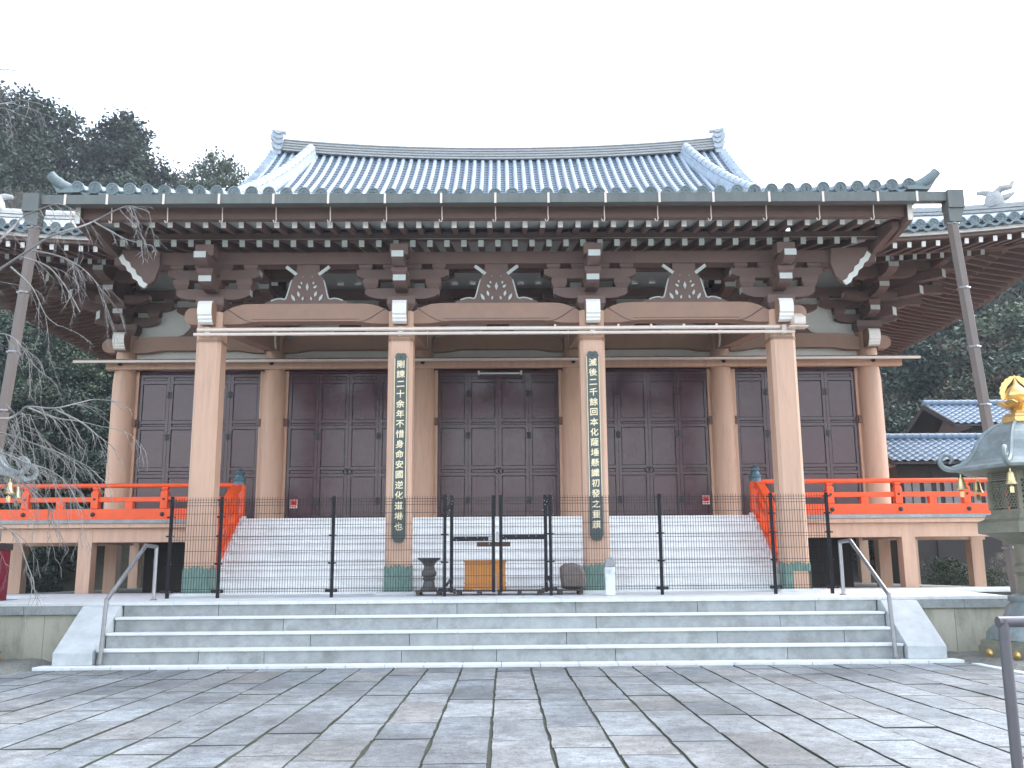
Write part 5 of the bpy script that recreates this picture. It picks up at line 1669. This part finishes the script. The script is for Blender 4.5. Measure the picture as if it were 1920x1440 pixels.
# ------------------------------------------------------------------ small buildings on the right
tile_mesh = None
def house_tile():
    mb = MB()
    n = 6
    top, bot = [], []
    for k in range(n+1):
        u = k/n
        z = .035*math.sin(u*2*math.pi)
        top.append((u*.30, z))
    pts = top+[(a, b-.022) for a, b in reversed(top)]
    m_ = len(pts)
    vs = [(a, 0, b+.028) for a, b in pts]+[(a, .36, b) for a, b in pts]
    mb.add(vs, [tuple(range(m_)), tuple(range(2*m_-1, m_-1, -1))]+[(i, (i+1) % m_, m_+(i+1) % m_, m_+i) for i in range(m_)])
    return mb.mesh('roof_tile', ['bluetile'])
HT = house_tile()
def house(name, x0, x1, yr, ye, zr, ze, wall_x0, wall_y, zfloor, label, plaster):
    h = empty(name, ((x0+x1)/2, yr, 0), label, 'house', 'small tiled buildings')
    sl = math.atan2(zr-ze, yr-ye)
    Lr = math.hypot(zr-ze, yr-ye)
    mb = MB().prism([(ye, ze-.10), (yr, zr-.10), (2*yr-ye, ze-.10), (2*yr-ye, ze-.02), (yr, zr-.02), (ye, ze-.02)], 'x', x0, x1)
    rf = mb.build('roof', 'darkwood', h)
    rows = int(Lr/.30)
    cols = int((x1-x0)/.29)
    for j in range(rows):
        d = j*Lr/rows
        y, z = ye+d*math.cos(sl), ze+d*math.sin(sl)
        for i in range(cols):
            o = link('roof_tile', HT, rf, loc=(x0+i*(x1-x0)/cols, y, z+.02))
            o.rotation_euler = (sl, 0, 0)
    mb = MB()
    mb.add([(x0, yr, zr), (x1, yr, zr), (x1, 2*yr-ye, ze+.02), (x0, 2*yr-ye, ze+.02)], [(0, 1, 2, 3)])
    mb.build('rear_slope', 'bluetile', rf)
    MB().tube([(x0-.05, yr, zr+.10), (x1+.05, yr, zr+.10)], .13, 10).build('ridge_roll', 'bluetile', rf, smooth=True)
    rj = MB().tube([(0, 0, 0), (.05, 0, 0)], .145, 10).mesh('ridge_joint', ['bluetile'])
    for k in range(int((x1-x0)/.3)):
        link('ridge_joint', rj, rf, loc=(x0+k*.3, yr, zr+.10))
    for (ya, za, yb, zb) in ((ye, ze, yr, zr), (2*yr-ye, ze, yr, zr)):
        MB().beam((x0-.03, ya, za-.06), (x0-.03, yb, zb-.06), .07, .20).build('verge_board', 'darkwood', rf)
    # walls
    w1 = MB().box(wall_x0, x1-.4, wall_y, 2*yr-wall_y, zfloor, ze-.02).build('wall', 'darkwood', h)
    zt = zr-.15-(zr-ze)*.05
    MB().prism([(wall_y, ze-.05), (yr, zr-.15), (2*yr-wall_y, ze-.05)], 'x', wall_x0-.01, wall_x0+.1).build('gable_infill', plaster, h)
    for k in range(5):
        xx = lerp(wall_x0+.5, x1-.9, k/4)
        win = MB().box(xx-.28, xx+.28, wall_y-.03, wall_y-.005, ze-1.55, ze-.65).build('window', 'greyplaster', h)
        MB().box(xx-.02, xx+.02, wall_y-.045, wall_y-.03, ze-1.55, ze-.65).build('glazing_bar', 'darkwood', win)
    for k in range(4):
        xx = lerp(wall_x0+.05, x1-.5, k/3)
        MB().box(xx-.07, xx+.07, wall_y-.05, wall_y+.02, zfloor, ze-.03).build('post', 'darkwood', h)
    return h
house('tiled_outbuilding', 13.75, 18.6, 36.0, 33.4, 6.30, 5.20, 14.3, 34.6, 0, 'low dark wooden building with blue tiled roof behind the red railing', 'greyplaster')
house('tiled_house', 17.75, 26.0, 39.6, 37.0, 8.2, 7.05, 18.8, 37.9, 0, 'taller house with blue tiled roof behind the lower tiled building', 'greyplaster')

# ------------------------------------------------------------------ hillside and trees
def g_left(x):
    return 11.5+max(0, -x)*.42
def smooth(t):
    t = max(0, min(1, t)); return t*t*(3-2*t)
def hill(x, y):
    a = max(0, (y-40)/35.0)
    left = g_left(x)*min(1.25, a)**.9*smooth((-x-6)/12)
    right = (2+max(0, x-14)*.34)*min(1.5, max(0, (y-42)/28))**.9*smooth((x-10)/10)
    back = 6*smooth((y-58)/40)
    return max(left, right, back)
mb = MB()
NX, NY = 66, 46
vs = []
for j in range(NY+1):
    y = 40+j*3.2
    for i in range(NX+1):
        x = -132+i*4.0
        vs.append((x, y, -.06+hill(x, y)+rnd.uniform(-.2, .2)*(1 if y > 44 else 0)))
mb.add(vs, [(j*(NX+1)+i, j*(NX+1)+i+1, (j+1)*(NX+1)+i+1, (j+1)*(NX+1)+i) for j in range(NY) for i in range(NX)])
tag(mb.build('hillside', 'soil', smooth=True, fix=False), kind='structure')

def crown_mesh(seed, kind, leafm):
    """unit tree: crown from z=.12 to 1 (height 1), leaves in clumps"""
    r = random.Random(seed)
    V, Fc = [], []
    ncl = 230 if kind != 'thin' else 120
    for c in range(ncl):
        if kind == 'cone':
            z = .10+.90*r.random()**.85
            rad = .30*(1-((z-.10)/.92)**1.7)*(.75+.5*r.random())*(0.9+.25*math.sin(z*23+seed))+.015
        else:
            z = .14+.84*r.random()
            rad = .36*math.sqrt(max(0, 1-((z-.52)/.50)**2))*(.6+.5*r.random())+.02
        a = r.uniform(0, 2*math.pi)
        rad *= (1+.22*math.sin(a*3+seed)+.12*math.sin(a*5+seed*2+z*9))
        rad *= (r.random()**.45)
        cx_, cy_, cz_ = rad*math.cos(a), rad*math.sin(a), z
        sz = r.uniform(.022, .045)*(1.0 if kind != 'thin' else .9)
        nl = 48 if kind != 'thin' else 26
        for q in range(nl):
            p = Vector((cx_+r.gauss(0, sz), cy_+r.gauss(0, sz), cz_+r.gauss(0, sz*.75)))
            n = Vector((r.gauss(0, 1), r.gauss(0, 1), r.gauss(.35, 1))).normalized()
            t = n.orthogonal().normalized()
            t = (t*math.cos(q)+n.cross(t)*math.sin(q))
            b = n.cross(t)
            if kind == 'thin':
                l1, l2 = r.uniform(.022, .05), .0028
                t = (t+Vector((0, 0, 1.2))).normalized(); b = t.orthogonal().normalized()
            else:
                l1, l2 = r.uniform(.008, .017), r.uniform(.006, .011)
            o = len(V)
            V += [tuple(p-t*l1-b*l2*.3), tuple(p-b*l2), tuple(p+t*l1), tuple(p+b*l2)]
            Fc.append((o, o+1, o+2, o+3))
    me = bpy.data.meshes.new('crown')
    me.from_pydata(V, [], Fc)
    me.materials.append(M[leafm])
    me.update()
    return me
def trunk_mesh():
    mb = MB()
    mb.tube([(0, 0, -.08), (.004, .003, .2), (-.006, .004, .45), (.004, -.003, .7), (0, 0, .92)], [.026, .021, .017, .011, .003], 7)
    for k in range(9):
        a = k*2.4; z = .22+.07*k; L_ = .24*(1-z*.8)
        mb.tube([(0, 0, z), (L_*.5*math.cos(a), L_*.5*math.sin(a), z+.04), (L_*math.cos(a), L_*math.sin(a), z+.06)], [.008, .006, .002], 5)
    return mb.mesh('trunk', ['trunk'], smooth=True)
TM = trunk_mesh()
CR = {'cone': [crown_mesh(s_, 'cone', 'leaf') for s_ in (1, 2, 3, 4)],
      'round': [crown_mesh(s_, 'round', 'leaf') for s_ in (11, 12)]+[crown_mesh(13, 'round', 'leaf2')],
      'brown': [crown_mesh(31, 'round', 'leaf4')],
      'thin': [crown_mesh(s_, 'thin', 'leaf3') for s_ in (41, 42)]}
rh = random.Random(99)
def tree(x, y, h, kind, label, group, wide=1.0, zb=None, name=None):
    z = hill(x, y)-.2 if zb is None else zb
    e = empty(name or {'cone': 'evergreen_tree', 'round': 'broadleaf_tree', 'brown': 'broadleaf_tree', 'thin': 'leafless_tree'}[kind], (x, y, z), label, 'tree', group)
    e.scale = (h*wide, h*wide, h)
    e.rotation_euler = (0, 0, rh.uniform(0, 6.28))
    for nm, me in (('trunk', TM), ('crown', rh.choice(CR[kind]))):
        o = bpy.data.objects.new(nm, me); COL.objects.link(o); o.parent = e
    return e
SKY = [(-80, .555), (0, .544), (60, .535), (110, .52), (150, .506), (178, .465), (205, .475), (240, .491), (275, .465), (300, .44), (340, .428), (375, .43), (410, .447), (440, .435), (460, .405), (480, .38), (560, .34)]
def sky_s(px):
    for (a, b), (c, d) in zip(SKY[:-1], SKY[1:]):
        if a <= px <= c:
            return lerp(b, d, (px-a)/(c-a))
    return SKY[-1][1] if px > 500 else SKY[0][1]
def place(px, y, top_s, kind, label, group, wide=1.0, hmax=17):
    x = .14+(px-946)/(1806/(.9817+.19*top_s))*y
    h = 1.55+top_s*y-hill(x, y)+.2
    h = max(5.0, min(hmax, h))
    return tree(x, y, h, kind, label, group, wide)
# skyline trees, one by one
place(-30, 74, .530, 'round', 'tall dark tree at the left edge, highest on the skyline', 'left skyline trees', 1.25)
place(45, 75, .522, 'round', 'broad dark tree on the skyline second from the left edge', 'left skyline trees', 1.15)
place(118, 76, .505, 'round', 'broad rounded tree on the skyline above the left roof corner', 'left skyline trees', 1.25)
place(243, 77, .494, 'cone', 'dense pointed dark evergreen standing alone on the skyline', 'left skyline trees', 1.35)
place(205, 79, .468, 'round', 'smaller tree on the skyline left of the pointed evergreen', 'left skyline trees', .9)
place(300, 80, .436, 'round', 'low tree on the skyline right of the pointed evergreen', 'left skyline trees', 1.0)
place(345, 82, .430, 'round', 'low loose tree on the skyline before the last rounded tree', 'left skyline trees', .9)
place(412, 80, .449, 'round', 'rightmost rounded tree on the left skyline beside the main roof', 'left skyline trees', .85)
place(448, 83, .405, 'round', 'low shrubby tree between the last rounded tree and the roof', 'left skyline trees', .8)
place(72, 58, .40, 'thin', 'pale leafless tree in front of the dark trees on the left hill', 'leafless hillside trees', 1.0)
place(118, 60, .385, 'thin', 'second pale leafless tree in front of the dark trees, further right', 'leafless hillside trees', .9)
place(300, 60, .375, 'thin', 'thin pale leafless tree rising just behind the left eave tiles', 'leafless hillside trees', .5)
place(-20, 60, .40, 'brown', 'brownish tree at the left edge below the skyline', 'left hillside trees', 1.1)
place(150, 55, .31, 'brown', 'olive brown tree just above the left eave corner', 'left hillside trees', 1.0)
for row, (y, n_, fac) in enumerate(((70, 9, .86), (64, 9, .74), (57, 9, .62), (51, 8, .48), (46, 7, .36))):
    for k in range(n_):
        px = -70+k*(560 if y > 55 else 360)/n_+rh.uniform(-18, 18)
        x = .14+(px-946)/1800.0*y
        if x > -15.5 and y < 54: continue
        place(px, y, sky_s(px)*fac*rh.uniform(.9, 1.04), rh.choice(('cone', 'round', 'round', 'cone')), 'dark evergreen tree in the wood on the left hillside', 'trees in the left hillside wood', rh.uniform(.95, 1.3), 14)
for row, (y, n_, ts) in enumerate(((84, 9, .285), (76, 9, .27), (68, 9, .25), (60, 9, .215), (53, 8, .165), (47, 7, .125))):
    for k in range(n_):
        px = 1560+k*480/n_+rh.uniform(-18, 18)
        x = .14+(px-946)/1800.0*y
        if x < 16 and y < 54: continue
        if y < 50 and x < 26: continue
        sl_ = ts+.055*(px-1700)/220
        place(px, y, sl_*rh.uniform(.92, 1.05), rh.choice(('round', 'round', 'cone', 'round', 'brown', 'thin')), 'tree in the mixed wood on the right hillside', 'trees in the right hillside wood', rh.uniform(1.0, 1.35), 13)
# shrubs at the foot of the left slope and behind the right buildings
for k in range(12):
    x, y = -19.2-rh.uniform(0, 5), rh.uniform(40, 46)
    tree(x, y, rh.uniform(3.0, 5.0), 'round', 'low dark shrub at the foot of the left hillside', 'shrubs at the foot of the left slope', 1.5, name='evergreen_shrub')
for k in range(7):
    x, y = 13.9+k*.9+rh.uniform(-.3, .3), rh.uniform(29.5, 31.5)
    tree(x, y, rh.uniform(1.3, 2.1), rh.choice(('round', 'thin')), 'small garden shrub seen under the veranda on the right', 'garden shrubs', 1.2, zb=-.1, name='garden_shrub')
#__NEXT__

# ------------------------------------------------------------------ thin damp air over the whole place
hz = MB().box(-160, 160, -30, 230, -1.2, 75).build('haze', 'gravel')
hz.data.materials.clear()
hm = bpy.data.materials.new('haze_air')
hm.use_nodes = True
hm.node_tree.nodes.remove(hm.node_tree.nodes['Principled BSDF'])
pv = hm.node_tree.nodes.new('ShaderNodeVolumePrincipled')
pv.inputs['Density'].default_value = 0.0006
pv.inputs['Color'].default_value = (0.86, 0.93, 1.0, 1)
hm.node_tree.links.new(pv.outputs[0], hm.node_tree.nodes['Material Output'].inputs['Volume'])
hz.data.materials.append(hm)
tag(hz, kind='stuff')
